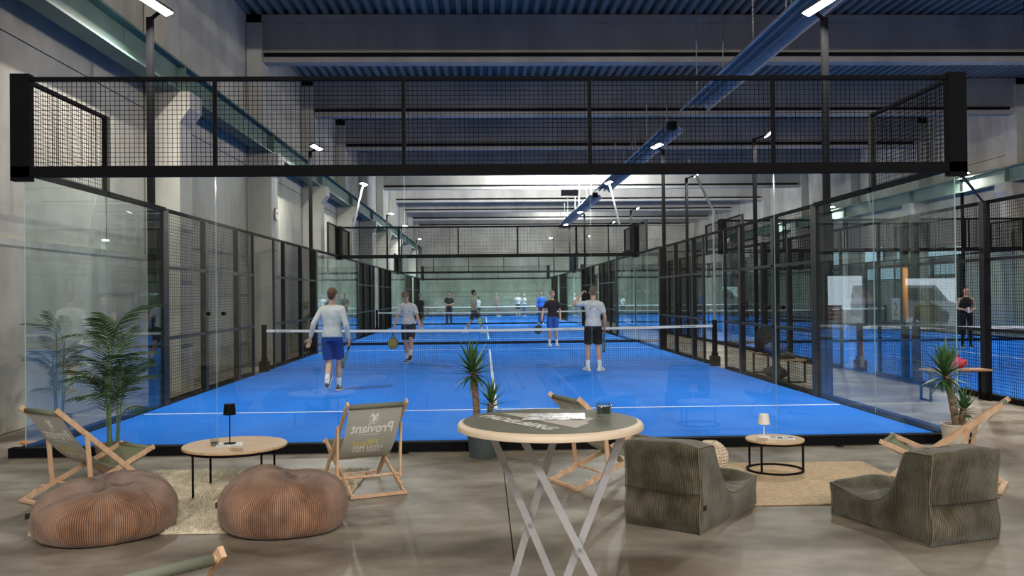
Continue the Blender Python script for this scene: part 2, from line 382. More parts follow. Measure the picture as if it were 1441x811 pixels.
# wall clock on the second column
ck = thing('wall_clock', 'small round wall clock on the side of the concrete column', 'clock', (-5.48, 13.1, 3.78), 0)
q = MB(); q.rings([[(0.0, .17*math.cos(t), .17*math.sin(t)) for t in [2*PI*k/28 for k in range(28)]], [(.05, .17*math.cos(t), .17*math.sin(t)) for t in [2*PI*k/28 for k in range(28)]]])
q.build('clock_case', mat('clock_case', (.22, .12, .07), .4), ck)
q = MB(); q.rings([[(.05, .15*math.cos(t), .15*math.sin(t)) for t in [2*PI*k/28 for k in range(28)]], [(.054, .15*math.cos(t), .15*math.sin(t)) for t in [2*PI*k/28 for k in range(28)]]])
q.build('clock_face', M['clockface'], ck)
q = MB(); q.bar((.057, 0, 0), (.057, .05, .06), .012, .004); q.bar((.057, 0, 0), (.057, -.09, .05), .008, .004); q.build('clock_hand', M['ink'], ck)

# radiant heater troughs hung on chains
def heater(ya, yb, label, glow=False):
    h = thing('radiant_heater', label, 'heater', (5.5, ya, 6.5), 0, None); ln = yb-ya
    P = [(-.36, 0), (-.40, .03), (-.24, .2), (.24, .2), (.40, .03), (.36, 0), (.35, .02), (.215, .185), (-.215, .185), (-.35, .02)]
    q = MB(); k = 0
    while k < ln-.05:
        k2 = min(k+2.45, ln)
        q.rings([[(x, k, z) for x, z in P], [(x, k2-.03, z) for x, z in P]]); k += 2.45
    q.build('reflector', M['galv'], h)
    t = MB(); t.tube([(-.12, .1, .1), (-.12, ln-.1, .1)], .04, 8); t.tube([(.12, .1, .1), (.12, ln-.1, .1)], .04, 8); t.build('burner_tube', M['deck'], h)
    for y in [cy+dy-ya for cy in COLY for dy in (1.4, 5.9) if ya+.1 < cy+dy < yb-.1]:
        for s in (-1, 1):
            c = MB(); z = .05
            kk = 0
            while z < 2.24:
                if kk % 2: c.box(s*.33-.016, s*.33+.016, y-.005, y+.005, z, z+.05)
                else: c.box(s*.33-.005, s*.33+.005, y-.016, y+.016, z, z+.05)
                z += .042; kk += 1
            c.build('chain', M['galv'], h)
    e = MB(); e.box(-.12, .12, -.3, -.02, .05, .28); e.build('burner_box', M['black'], h)
    return h
heater(1.0, 13.65, 'long galvanised radiant heater trough hanging nearest, over the right court fence')
heater(16.6, 32.0, 'galvanised radiant heater trough hanging behind the nearest one, second along the ceiling')
heater(34.5, 51.5, 'galvanised radiant heater trough farthest along the ceiling')
# floodlights added under the roof to brighten beams, walls and lounge
def added_flood(x, y, z, tgt, watts, label, col=LAMP_COL, wd=.9):
    u = thing('fill_flood', label, 'lamp', (x, y, z), 0)
    dv = (Vector(tgt)-Vector((x, y, z))).normalized(); yaw = math.atan2(dv.y, dv.x)-PI/2; pit = math.asin(dv.z)
    rt_ = (pit, 0, yaw)
    q = MB(); q.box(-wd/2, wd/2, -.09, 0, -.16, .16); o = q.build('housing', M['lamp_body'], u); o.rotation_euler = rt_
    q = MB(); q.box(-wd/2+.03, wd/2-.03, 0, .008, -.13, .13); o = q.build('diffuser', M['lens'], u); o.rotation_euler = rt_
    for s in (-1, 1):
        q = MB(); q.tube([(s*.3*math.cos(yaw), s*.3*math.sin(yaw), .1), (s*.3*math.cos(yaw), s*.3*math.sin(yaw), 8.78-z)], .012, 6); q.build('hanging_rod', M['black'], u)
    area_light(u, tuple(dv*.03), tuple(dv*5), wd-.06, .26, watts, col)
for i, (x, nm) in enumerate(((-4.2, 'leftmost'), (1.0, 'second from the left'), (6.5, 'third from the left'), (13.0, 'rightmost'))):
    added_flood(x, -14.6, 6.6, (x+.5, 14, 7.4), FILL_FLOOD_W, '%s of the four fill floodlights added behind the camera' % nm)
added_flood(4.4, 36.2, 7.0, (4.4, 50, 8.2), 3000, 'floodlight added over the middle court for the glow on the far roof beams', (.95, .97, 1))
added_flood(6.0, 56.0, 6.8, (6.0, 66, 4.0), 700, 'floodlight added to brighten the far end wall', (.95, .97, 1))
# fill lamps added over the lounge side of the hall (behind the camera)
for i, (x, y, nm) in enumerate([(-4.0, -10.5, 'above the lounge at the left'), (0.5, -10.5, 'above the lounge in the middle'), (5.5, -10.5, 'above the lounge at the right'), (6, -22, 'near the rear wall'), (15, -22, 'before the rear doorways')]):
    u = thing('fill_bay_lamp', 'linear fill lamp added behind the camera, %s' % nm, 'lamp', (x, y, 7.0), 0)
    q = MB(); q.box(-.7, .7, -.1, .1, .01, .09); q.build('housing', M['lamp_body'], u)
    q = MB(); q.box(-.68, .68, -.08, .08, 0, .01); q.build('diffuser', M['lens'], u)
    area_light(u, (0, 0, -.02), (0, .0, -5), 1.3, .16, FILL_BAY_W)
# pale ledge strip on the left wall
q = MB(); q.box(XL-.02, XL+.05, Y0, Y1, 2.33, 2.42); struct(q.build('trim_1', M['column']), 'pale projecting concrete ledge along the left wall')

# ================================================================ COURTS
# shared meshes
def wire_module(wd, ht, pitch=.05, t=.0045):
    q = MB(); nx = int(round(wd/pitch)); nz = int(round(ht/pitch))
    for i in range(nx+1):
        x = i*wd/nx; q.box(x-t/2, x+t/2, -t/2, t/2, 0, ht)
    for j in range(nz+1):
        z = j*ht/nz; q.box(0, wd, t*.5, t*1.5, z-t/2, z+t/2)
    return q.mesh('wire_mesh', M['wire'])
WM = {}
def wires(wd, ht):
    k = (round(wd, 2), round(ht, 2))
    if k not in WM: WM[k] = wire_module(*k)
    return WM[k]
gq = MB(); gq.box(.004, 1.996, -.006, .006, 0, 3.0)
GLASS = gq.mesh('glass_pane', [M['glass'], M['glass_edge']])
# narrow edge faces take the edge material
for p in GLASS.polygons:
    if abs(p.normal.y) < .5: p.material_index = 1

def court(x0, y0, label, gate_top=True, side_posts=None):
    """20 x 10 m padel enclosure; returns its empty at the front centre"""
    cx = x0+5
    t = thing('padel_court', label, 'court enclosure', (cx, y0, 0), 0)
    def post(x, y, z0, z1, wx=.08, wy=.10, m='blackside'):
        q = MB(); q.box(x-wx/2, x+wx/2, y-wy/2, y+wy/2, z0, z1); q.build('post', M[m], t)
    # steel base frame
    for e, y in ((0, -.06), (1, 20.06)):
        q = MB(); q.box(-5.12, 5.12, y-.06, y+.06, 0, .1); q.build('base_beam', M['black'], t)
    for s in (-1, 1):
        q = MB(); q.box(s*5.06-.06, s*5.06+.06, 0, 9.1, 0, .08); q.box(s*5.06-.06, s*5.06+.06, 10.9, 20, 0, .08); q.build('base_beam', M['black'], t)
    # end walls: five panes, mesh on top
    for e in (0, 1):
        y = 0 if e == 0 else 20
        for k in range(5):
            link('glass_pane', GLASS, t, (-5+2*k, y, .04))
            link('mesh_panel', wires(2, 1), t, (-5+2*k, y, 3.0), kind='stuff')
        q = MB(); q.box(-5.12, 5.12, y-.05, y+.05, 2.94, 3.05); q.build('cross_beam', M['black'], t)
        q = MB(); q.box(-5.1, 5.1, y-.025, y+.025, 3.96, 4.0); q.build('top_rail', M['black'], t)
        for k in (-3, -1, 1, 3): post(k, y, 3.05, 3.97, .04, .04, 'black')
        for s in (-1, 1): post(s*5.02, y, 2.9, 4.03, .2, .1, 'black')
        for s in (-1, 1):                      # end posts rising from the side of the court
            pass
    # side walls
    for s in (-1, 1):
        x = s*5.0
        for y in (0, 2, 16, 18): link('glass_pane', GLASS, t, (x, y, .04), (0, 0, PI/2))
        for y in (0, 18):
            link('mesh_panel', wires(2, 1), t, (x, y, 3.0), (0, 0, PI/2), kind='stuff')
            q = MB(); q.box(x-.02, x+.02, y, y+2, 3.96, 4.0); q.build('top_rail', M['black'], t)
        post(x, 2.0, 2.98, 4.0, .07, .08); post(x, 18.0, 2.98, 4.0, .07, .08)
        q = MB(); q.box(x-.035, x+.035, 0, 4, 2.97, 3.03); q.box(x-.035, x+.035, 16, 20, 2.97, 3.03); q.build('top_rail', M['black'], t)
        q = MB(); q.box(x-.025, x+.025, 4, 16, 2.97, 3.02); q.build('top_rail', M['black'], t)
        for z in (1.04, 2.12):
            q = MB()
            q.box(x-.02, x+.02, 4, 9.1, z-.025, z+.025); q.box(x-.02, x+.02, 10.9, 16, z-.025, z+.025); q.build('mid_rail', M['blackside'], t)
        ps = side_posts[s] if side_posts and s in side_posts else (4.03, 6, 8, 12, 14, 15.97)
        for y in ps: post(x+s*.03, y, 0, 3.0, .12 if y in (4.03, 15.97) else .10, .22 if y in (4.03, 15.97) else .13)
        for y in (9.1, 10.9): post(x, y, 0, 3.0, .05, .06)
        for ya, wd in ((4, 2), (6, 2), (8, 1.1), (10.9, 1.1), (12, 2), (14, 2)):
            for z, h in ((.05, 1.0), (1.04, 1.08), (2.12, .86)):
                link('mesh_panel', wires(wd, h), t, (x, ya, z), (0, 0, PI/2), kind='stuff')
    return t
def turf(x0, y0, name='court_turf', label=None):
    q = MB(); q.box(x0+.01, x0+9.99, y0+.01, y0+19.99, .002, .022); o = struct(q.build(name, M['turf']), label or 'blue artificial turf of a padel court')
    cx = x0+5
    for (a, b, c, d_) in ((x0+.05, x0+9.95, y0+3.03, y0+3.08), (x0+.05, x0+9.95, y0+16.92, y0+16.97), (cx-.025, cx+.025, y0+3.08, y0+16.92)):
        q = MB(); q.box(a, b, c, d_, .02, .0245); q.build('court_line', M['line'], o)
    return o
NM = None
def net(x0, y, label):
    global NM
    t = thing('padel_net', label, 'net', (x0+5, y, .022))
    if NM is None:
        q = MB(); k = 0; p = .045
        n = int(9.9/p)
        sag = lambda x: .88+.04*(x/4.95)**2
        for i in range(n+1):
            x = -4.95+9.9*i/n; q.box(x-.0019, x+.0019, -.0014, .0014, 0, sag(x)-.03)
        for j in range(19):
            z = j*.045+.01; q.box(-4.95, 4.95, -.0014, .0014, z-.0019, z+.0019)
        NM = q.mesh('net_mesh', M['cord'])
        q = MB(); rg = []
        for i in range(25):
            x = -4.95+9.9*i/24; z = .88+.04*(x/4.95)**2
            rg.append([(x, -.012, z-.055), (x, .012, z-.055), (x, .012, z), (x, -.012, z)])
        q.rings(rg); net.band = q.mesh('net_band', M['white'])
        q = MB(); q.bevbox(-.05, .05, -.05, .05, 0, 1.03, .01); q.box(-.09, .09, -.13, .13, 0, .22); q.box(-.05, .05, -.1, .1, .22, .3)
        net.post = q.mesh('net_post', M['black'])
        q = MB(); q.box(-.28, .28, -.0145, -.0125, -.048, -.006, 0)
        q.rings([[(-.2+.017*math.cos(a), -.0150, -.027+.017*math.sin(a)) for a in [2*PI*k/14 for k in range(14)]], [(-.2+.017*math.cos(a), -.0146, -.027+.017*math.sin(a)) for a in [2*PI*k/14 for k in range(14)]]], mi=1)
        q.box(-.165, .12, -.0150, -.0146, -.034, -.021, 1)
        net.badge = q.mesh('net_badge', [M['white'], M['ink']])
    link('net_mesh', NM, t, kind='stuff')
    link('net_band', net.band, t)
    link('net_post', net.post, t, (-5.0, 0, 0)); link('net_post', net.post, t, (5.0, 0, 0))
    for x in (-4.55, 4.45): link('net_badge', net.badge, t, (x, 0, .88+.04*(x/4.95)**2))
    return t
GAP = .22
for i, lab in enumerate(('black steel and glass padel court enclosure in front, nearest the lounge', 'padel court enclosure directly behind the front one', 'padel court enclosure at the far end of the left row')):
    y = i*(20+GAP); court(-5, y, lab); turf(-5, y, label='blue artificial turf of the %s court in the left row' % ('front', 'middle', 'far')[i])
    net(-5, y+10, 'black padel net with white band across the %s court of the left row' % ('front', 'middle', 'far')[i])
RY = -1.7
SP = {-1: (3.75+1.7-.0, 5.95+1.7, 8.0, 12, 14, 15.97)}
for i in range(3):
    y = RY+i*(20+GAP)
    court(7.55, y, 'padel court enclosure of the right row, %s' % ('nearest the camera behind the potted yucca', 'in the middle beyond the side passage', 'farthest along the right wall')[i],
          side_posts={-1: (5.45, 7.6, 8.0, 12, 14, 15.97)} if i == 0 else None)
    turf(7.55, y, label='blue artificial turf of the %s court in the right row' % ('near', 'middle', 'far')[i])
    net(7.55, y+10, 'black padel net with white band across the %s court of the right row' % ('near', 'middle', 'far')[i])
# glass clamp plates on the front court
q = MB()
pc = thing('glass_clamp', 'small clamp plate bolted over the left joint of the front glass wall', 'bracket', (-3.0, -.0075, 1.48))
pd = thing('glass_clamp', 'small clamp plate bolted over the right joint of the front glass wall', 'bracket', (3.0, -.0075, 1.48))
q.box(-.13, .13, -.006, 0, -.045, .045); CP = q.mesh('plate', M['cup']); q = MB()
for s in (-1, 1): q.rings([[(s*.08+.022*math.cos(a), yy, .022*math.sin(a)) for a in [2*PI*k/12 for k in range(12)]] for yy in (-.03, -.006)])
CB = q.mesh('bolt', M['black'])
for o in (pc, pd): link('plate', CP, o); link('bolt', CB, o)
# light poles -----------------------------------------------------
LM = MB(); LM.box(-.07, .07, -.4, .4, .012, .06); LM.box(-.02, .02, -.1, .1, .06, .10)
LB = LM.mesh('lamp_body', M['lamp_body'])
q = MB(); q.box(-.06, .06, -.38, .38, 0, .012); LL = q.mesh('lamp_lens', M['lens'])
def light_pole(x, y, s, label, lean=False, watts=None):
    """s = +1: the lamp looks towards +x"""
    t = thing('light_pole', label, 'light pole', (x, y, 0))
    q = MB()
    if lean: q.tube([(0, 0, 0), (0, 0, 4.2)], .045, 8); q.tube([(0, 0, 4.1), (s*.45, -.15, 5.9)], .04, 8)
    else: q.box(-.045, .045, -.045, .045, 0, 5.93)
    q.build('pole', M['galv'] if lean else M['black'], t)
    if not lean:
        q = MB(); q.bar((0, 0, 5.9), (s*.25, -.2, 5.98), .04, .04); q.build('lamp_arm', M['black'], t)
    px = s*(.5 if lean else .27)
    rot = (0, -s*math.radians(22), -s*math.radians(8))
    for me, nm in ((LB, 'lamp_body'), (LL, 'lamp_lens')): link(nm, me, t, (px, -.45 if not lean else -.2, 5.95), rot)
    area_light(t, (px+s*.02, -.45, 5.92), (px+s*3.2, -.45, 0), .7, .12, watts or LAMP_W)
    return t
ORD = {0: 'front', 1: 'middle', 2: 'far'}
for i in range(3):
    for yy, nm in ((4.05, 'near'), (16.3, 'rear')):
        for s in (-1, 1):
            y = i*(20+GAP)+yy
            light_pole(s*5.2, y, -s, '%s light pole with LED lamp on the %s side of the %s left-row court' % (nm, 'left' if s < 0 else 'right', ORD[i]), lean=(i == 1 and nm == 'near'), watts=LAMP_W*(2 if i == 2 else 1))
for i in range(3):
    for yy, nm in ((4.05, 'near'), (16.2, 'rear')):
        for s in (-1, 1):
            y = RY+i*(20+GAP)+yy
            light_pole(12.55+s*5.18, y, -s, '%s light pole with LED lamp on the %s side of the %s right-row court' % (nm, 'left' if s < 0 else 'right', ORD[i]))
# tie rod between the front court corner and the right court fence
q = MB(); q.tube([(5.02, .02, 3.0), (7.5, 3.75, 3.02)], .02, 6); tag(q.build('tie_rod', M['blackside']), 'thin steel tie rod from the front glass corner to the right court fence', 'rod')
q = MB(); q.tube([(7.3, 18.6, 4.3), (6.5, 18.6, 6.0)], .04, 8); q.tube([(7.3, 18.6, 0), (7.3, 18.6, 4.35)], .04, 8); tag(q.build('leaning_pole', M['galv']), 'bent grey steel pole leaning left above the passage between the court rows', 'pole')
# ================================================================ LOUNGE
def text2d(body, size, shear=0., bold=0.):
    cu = bpy.data.curves.new('t', 'FONT'); cu.body = body; cu.size = size; cu.shear = shear; cu.offset = bold; cu.align_x = 'CENTER'; cu.resolution_u = 3
    o = bpy.data.objects.new('t', cu); C.objects.link(o); dg = bpy.context.evaluated_depsgraph_get(); dg.update()
    me = bpy.data.meshes.new_from_object(o.evaluated_get(dg))
    v = [tuple(x.co) for x in me.vertices]; f = [tuple(p.vertices) for p in me.polygons]
    bpy.data.objects.remove(o); bpy.data.curves.remove(cu); bpy.data.meshes.remove(me)
    return v, f
TX = {}
def text(*a):
    if a not in TX: TX[a] = text2d(*a)
    return TX[a]

# --- deckchairs
def deckchair(loc, rz, label, ht=.743, ut=.039, writing=True):
    ua, us, hs, W, tp, upb = .864, .88, .342, .25, .70, .285
    t = thing('deckchair', label, 'deckchair', (*loc, 0), rz, 'folding beech deckchairs around the lounge')
    A = lambda k: Vector((ua+(ut-ua)*k, 0, ht*k)); B = lambda k: Vector((us*k, 0, .012+(hs-.012)*k))
    S = lambda v, s: Vector((v[0], s, v[2]))
    for s in (-1, 1):
        q = MB(); q.bar(S(A(.0), s*W)+Vector((0, 0, .01)), S(A(1.04), s*W), .02, .042, (0, 0, 1)); q.build('back_rail', M['beech'], t)
        q = MB(); w2 = W-.03; q.bar(S(B(0), s*w2), S(B(1.03), s*w2), .02, .036)
        for k in (.12, .2, .28): q.add(*[(lambda c: ([c+Vector((-.022, -.009, .018)), c+Vector((.0, -.009, .04)), c+Vector((.012, -.009, .018)), c+Vector((-.022, .009, .018)), c+Vector((.0, .009, .04)), c+Vector((.012, .009, .018))], [(0, 1, 2), (3, 5, 4), (0, 3, 4, 1), (1, 4, 5, 2)]))(S(B(k), s*w2))][0])
        q.build('seat_rail', M['beech'], t)
        q = MB(); w3 = W+.025; q.bar(S(A(tp+.05), s*w3), (upb, s*w3, .3*upb+.005), .018, .034, (1, 0, 0)); q.build('prop_leg', M['beech'], t)
    q = MB(); q.bar((-.0, -W+.01, .016), (-.0, W-.01, .016), .042, .022, (0, 0, 1)); q.build('rear_foot_bar', M['beech'], t)
    q = MB(); q.bar((ua-.02, -W+.01, .035), (ua-.02, W-.01, .035), .03, .022, (0, 0, 1)); q.build('front_foot_bar', M['beech'], t)
    q = MB(); q.tube([(upb, -W-.03, .3*upb+.03), (upb, W+.03, .3*upb+.03)], .012, 8); q.build('prop_dowel', M['beech'], t)
    q = MB(); q.tube([S(A(1.0), -W-.012), S(A(1.0), W+.012)], .014, 10); q.build('top_dowel', M['beech'], t)
    q = MB(); q.tube([S(B(1.0), -W), S(B(1.0), W)], .013, 10); q.build('seat_dowel', M['beech'], t)
    for k, (a, b) in enumerate((('A', 1), ('B', 1))):
        pass
    # canvas: a hanging sheet, olive inside, grey outside
    p0 = A(1.0); p1 = B(1.0); ctl = Vector((.47, 0, -.03))
    def cv(k): return p0*(1-k)**2+ctl*(2*k*(1-k))+p1*k*k
    def nrm(k):
        d = (ctl-p0)*(2*(1-k))+(p1-ctl)*(2*k); return Vector((-d.z, 0, d.x)).normalized()*-1   # outward (down/back)
    Wc = W-.022; n = 24; q = MB()
    for side, off in ((0, -.0012), (1, .0012)):
        rg = [[S(cv(i/n)+nrm(i/n)*off, Wc*j/4-0.0) if False else Vector((0, Wc*(j/4), 0))+cv(i/n)+nrm(i/n)*(off) for j in range(-4, 5)] for i in range(n+1)]
        q.rings(rg, False, False, closed=False, mi=side)
    cvo = q.build('canvas', [M['canvas_in'], M['canvas_out']], t, smooth=True)
    q = MB(); q.tube([S(A(1.0), -Wc), S(A(1.0), Wc)], .0205, 12); q.build('canvas_roll', M['canvas_roll'], t, smooth=True)
    q = MB(); q.tube([S(B(1.0), -Wc), S(B(1.0), Wc)], .019, 12); q.build('canvas_roll', M['canvas_in'], t, smooth=True)
    if writing:
        # printing seen through the cloth: y mirrored when seen from behind
        ln = (p1-p0).length*1.12
        def put(body, size, dist, dx, m, shear=0., bold=0., slope=0.):
            v, f_ = text(body, size, shear, bold); q = MB(); vs = []
            for (x, y, z) in v:
                yy = dist-(y+slope*x); k = max(0, min(1, yy/ln)); b = cv(k)
                vs.append(b+nrm(k)*.0028+Vector((0, (x+dx), 0)))
            q.add(vs, f_); q.build('printed_text', m, cvo)
        # text is right way round from the sitting side (facing -u), so +x of the text runs to +v from the front viewer
        put('Proviant', .108, .185, .0, M['printw'], 0., .0022)
        put('Pflanz', .10, .32, .02, M['printy'], .35, .0012, .04)
        put('DICH MAL', .060, .362, .0, M['printw'], .15, .0018, .06)
        put('HIER HIN', .060, .410, .0, M['printw'], .15, .0018, .06)
        q = MB(); vs = []; fs = []
        def P(x, yy): k = yy/ln; return cv(k)+nrm(k)*.0028+Vector((0, x, 0))
        q.add([P(-.07, .201), P(.11, .201), P(.11, .206), P(-.07, .206)], [(0, 1, 2, 3)])
        # round emblem: ring with a bearded head
        nn = 26
        for ro, ri in ((.040, .035),):
            for i in range(nn):
                a0, a1 = 2*PI*i/nn, 2*PI*(i+1)/nn
                if 4.2 < a0 < 5.3: continue
                q.add([P(ro*math.cos(a), .080+ro*math.sin(a)) for a in (a0, a1)]+[P(ri*math.cos(a), .080+ri*math.sin(a)) for a in (a1, a0)], [(0, 1, 2, 3)])
        for cx_, cy_, r_ in ((0, .073, .018), (.004, .093, .014), (-.012, .083, .012), (.02, .055, .012), (-.018, .058, .010)):
            q.add([P(cx_+r_*math.cos(a), cy_+r_*math.sin(a)*.9) for a in [2*PI*i/10 for i in range(10)]], [tuple(range(10))])
        q.build('printed_emblem', M['printw'], cvo)
    return t
deckchair((-3.738, -2.257), .992, 'deckchair at far left in front of the glass, facing right, behind the left brown pouf')
deckchair((-1.037, -2.158), 1.984, 'deckchair seen from behind with grey printed canvas, right of the shaggy rug')
deckchair((.51, -1.88), .432, 'deckchair half hidden behind the tall bar table')
deckchair((4.102, -2.292), 2.503, 'deckchair at the right, its back rails pointing to the right edge of the photo', ht=.70, ut=-.0)
deckchair((-1.235, -6.51), 2.36, 'deckchair cut off at the bottom edge, only its rolled top rail and right post showing', writing=False)

# --- brown corduroy poufs
def pouf(loc, rz, a, b, h, label, bumps, seed):
    t = thing('beanbag_pouf', label, 'pouf', (*loc, 0), rz, 'brown corduroy beanbag poufs')
    rr = random.Random(seed); q = MB(); NU, NV = 96, 36; uv = []; rg = []
    ph = [rr.uniform(0, 6.28) for _ in range(6)]
    for j in range(NV+1):
        u = j/NV; fi = -PI/2+PI*u
        ring = []
        for i in range(NU):
            th = 2*PI*i/NU; c = max(math.cos(fi), 0)
            rad = c**.13 if fi < 0 else c**.62
            zz = .42*h-.42*h*abs(math.sin(fi))**1.0 if fi < 0 else .42*h+.58*h*abs(math.sin(fi))**.95
            wob = 1+.018*math.sin(3*th+ph[0])+.012*math.sin(5*th+ph[1]+4*u)+(.01*math.sin(9*th+ph[2]+9*u) if u > .5 else 0)
            x = a*rad*wob*math.cos(th); y = b*rad*wob*math.sin(th)
            for (bx_, by_, br, bd) in bumps:
                dd = ((x-bx_)**2+(y-by_)**2)/br**2
                if u > .35: zz += bd*math.exp(-dd)*min(1, (u-.35)*3)
            zz += .006*math.sin(14*th+ph[3])*math.sin(PI*u)*(u > .5)
            ring.append((x, y, max(zz, .004)))
        rg.append(ring)
    q.rings(rg)
    per = PI*(a+b)
    q.uv = []
    for j in range(NV+1):
        for i in range(NU):
            q.uv.append((min(i, NU-i)/NU*per*1.0 if False else i/NU*per, j/NV*h*1.6))
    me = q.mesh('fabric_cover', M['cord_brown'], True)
    # keep the wrap-around seam continuous
    l = me.uv_layers[0]
    for p in me.polygons:
        us = [l.data[k].uv[0] for k in p.loop_indices]
        if max(us)-min(us) > per*.5:
            for k in p.loop_indices:
                if l.data[k].uv[0] < per*.5: l.data[k].uv[0] += per
    o = link('fabric_cover', me, t)
    s = MB(); s.lathe([(a*.5, 0), (a*.80, .0), (a*.84, .008), (a*.5, .010)], 40); s.v = [(x, y*b/a, z) for x, y, z in s.v]; s.build('base_panel', M['base_black'], t)
    # panel seams as slim piping over the body
    for th0 in (rr.uniform(3.6, 4.2), rr.uniform(5.0, 5.6), rr.uniform(1, 2)):
        i = int(th0/(2*PI)*NU); pts = [Vector(rg[j][i])*1.001+Vector((0, 0, .001)) for j in range(4, NV-6, 2)]
        sm = MB(); sm.tube(pts, .0028, 5); sm.build('seam', mat('seam_brown', (.16, .085, .055), .9), t)
    q = MB(); q.box(-a-.018, -a+.02, -.015, .015, h*.42, h*.42+.035); q.build('fabric_tab', M['base_black'], t)
    return t
pouf((-2.83, -3.14), .35, .475, .43, .36, 'rust-brown corduroy beanbag pouf at the left, in front of the left deckchair', [(-.05, -.10, .10, -.06), (.27, .10, .2, .05), (-.28, -.12, .13, -.05), (.12, -.05, .07, -.04), (.05, .12, .15, .035), (-.2, .1, .1, .03)], 3)
pouf((-1.60, -3.05), .15, .455, .43, .385, 'rust-brown corduroy beanbag pouf on the front edge of the shaggy rug', [(-.16, .02, .2, .065), (.07, -.09, .07, -.09), (.25, .0, .16, .02), (.05, .2, .1, -.02), (.02, .05, .06, -.04)], 5)

# --- olive corduroy loungers
def lounger(loc, rz, label, W, Ln, H, Hf):
    """profile: u=0 back, u=Ln front; width along v"""
    t = thing('corduroy_lounger', label, 'lounge chair', (*loc, 0), rz, 'olive corduroy floor loungers')
    # closed outline, anticlockwise starting at the lower back
    key = [(.00, .0), (-.015, .12*H/.6), (.015, .30*H/.6), (.0, .44*H/.6), (-.02, H*.985), (.03, H*1.0), (.20*Ln, H*.985), (.25*Ln, H*.9), (.31*Ln, H*.66), (.40*Ln, H*.44), (.52*Ln, H*.33), (.68*Ln, H*.31), (.85*Ln, H*.355), (.985*Ln, Hf), (Ln*1.0, Hf*.92), (.985*Ln, Hf*.5), (.99*Ln, 0.0), (.5*Ln, .0)]
    def cr(P, i, k):
        n = len(P); p = [Vector(P[(i+d) % n]) for d in (-1, 0, 1, 2)]
        return .5*((2*p[1])+(-p[0]+p[2])*k+(2*p[0]-5*p[1]+4*p[2]-p[3])*k*k+(-p[0]+3*p[1]-3*p[2]+p[3])*k**3)
    prof = []
    corners = (0, 4, 5, 13, 16, 17)
    for i in range(len(key)):
        for s in range(4):
            if i in (16, 17, 0) or (i == 15): prof.append(Vector(key[i]).lerp(Vector(key[(i+1) % len(key)]), s/4))
            else: prof.append(cr(key, i, s/4))
    n = len(prof); NW = 18; rg = []; uvs = []
    acc = [0]
    for i in range(1, n+1): acc.append(acc[-1]+(prof[i % n]-prof[i-1]).length)
    cen = Vector((.42*Ln, H*.25))
    for j in range(NW+1):
        f_ = -1+2*j/NW; puff = (1-f_**4)
        ring = []
        for i, p in enumerate(prof):
            d = (prof[(i+1) % n]-prof[i-1]).normalized(); nr = Vector((-d.y, d.x))
            if nr.dot(p-cen) < 0: nr = -nr
            off = .028*puff+.006*math.sin(4.1*f_+i*.17)*puff
            if p.y < .03: off = 0
            q_ = p+nr*off
            ring.append((q_.x, f_*W*(1-.02*(1-abs(f_))), max(q_.y, .003)))
        rg.append(ring)
        for i in range(n): uvs.append((f_*W, acc[i]))
    q = MB(); q.rings(rg, False, False); q.uv = uvs
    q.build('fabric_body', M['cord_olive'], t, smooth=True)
    # side panels, slightly bulged, cord running along the height
    for s in (-1, 1):
        q = MB(); uv = []; NC, NR = 34, 12
        ups = [p for p in prof[4*4:13*4+1]]; lens = [0]
        for a_, b_ in zip(ups, ups[1:]): lens.append(lens[-1]+(b_-a_).length)
        bks = prof[0:17]; frs = prof[13*4:16*4+1][::-1]
        def samp(P, k):
            f_ = min(k*(len(P)-1), len(P)-1.0001); a_ = int(f_); return P[a_].lerp(P[a_+1], f_-a_)
        grid = []
        for c in range(NC+1):
            u = c/NC; T = samp(ups, u); Bm = Vector((samp(bks, 0).x*(1-u)+samp(frs, 0).x*u, 0)) ; Bm.x = T.x*.0+(u*Ln*.99 if 0 < u < 1 else Bm.x)
            col = []
            for r_ in range(NR+1):
                v = r_/NR
                if c == 0: p = samp(bks, v)
                elif c == NC: p = samp(frs, v)
                else:
                    e0 = samp(bks, v); e1 = samp(frs, v); k = 0
                    p = Vector((Bm.x*(1-v)+T.x*v, T.y*v))
                bulge = .030*(math.sin(PI*u)*math.sin(PI*v))**.45 if 0 < c < NC and 0 < r_ < NR else 0
                col.append((p.x, s*(W+bulge+(.004*math.sin(p.x*17+p.y*11) if bulge else 0)), max(p.y, .003))); uv.append((p.x, p.y))
            grid.append(col)
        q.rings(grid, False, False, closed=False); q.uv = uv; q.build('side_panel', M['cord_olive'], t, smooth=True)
        pts = [Vector((p.x, s*(W+.001), max(p.y, .006))) for p in prof]+[Vector((prof[0].x, s*(W+.001), max(prof[0].y, .006)))]
        q = MB(); q.tube([v+(v-Vector((cen.x, v.y, cen.y))).normalized()*.004 for v in pts], .0055, 6, cap=False); q.build('piping', M['piping'], t, smooth=True)
    q = MB(); q.tube([Vector((-.012-.028*(1-(k/10)**4)-.004, W*k/10, H*.47)) for k in range(-10, 11)], .003, 5); q.build('seam', M['base_black'], t)
    q = MB(); q.tube([Vector((.13*Ln, W*.75*k/8, H*1.0+.026+.004*math.sin(k))) for k in range(-8, 9)], .004, 5); q.build('seam', M['piping'], t)
    q = MB(); q.box(.02, .06, -W-.022, -W-.006, H*.28, H*.28+.03); q.build('fabric_tab', M['base_black'], t)
    return t
# left: back edge (0.85,-3.11)-(1.29,-3.5); right: (2.66,-3.87)-(3.21,-3.70)
lounger((1.07, -3.30), math.atan2(.81, .64), 'olive-brown corduroy floor lounger seen from behind, left one beside the bar table', .285, 1.02, .585, .23)
lounger((2.95, -3.78), math.atan2(.87, -.27), 'olive corduroy floor lounger at the lower right, before the right deckchair', .28, .95, .585, .23)

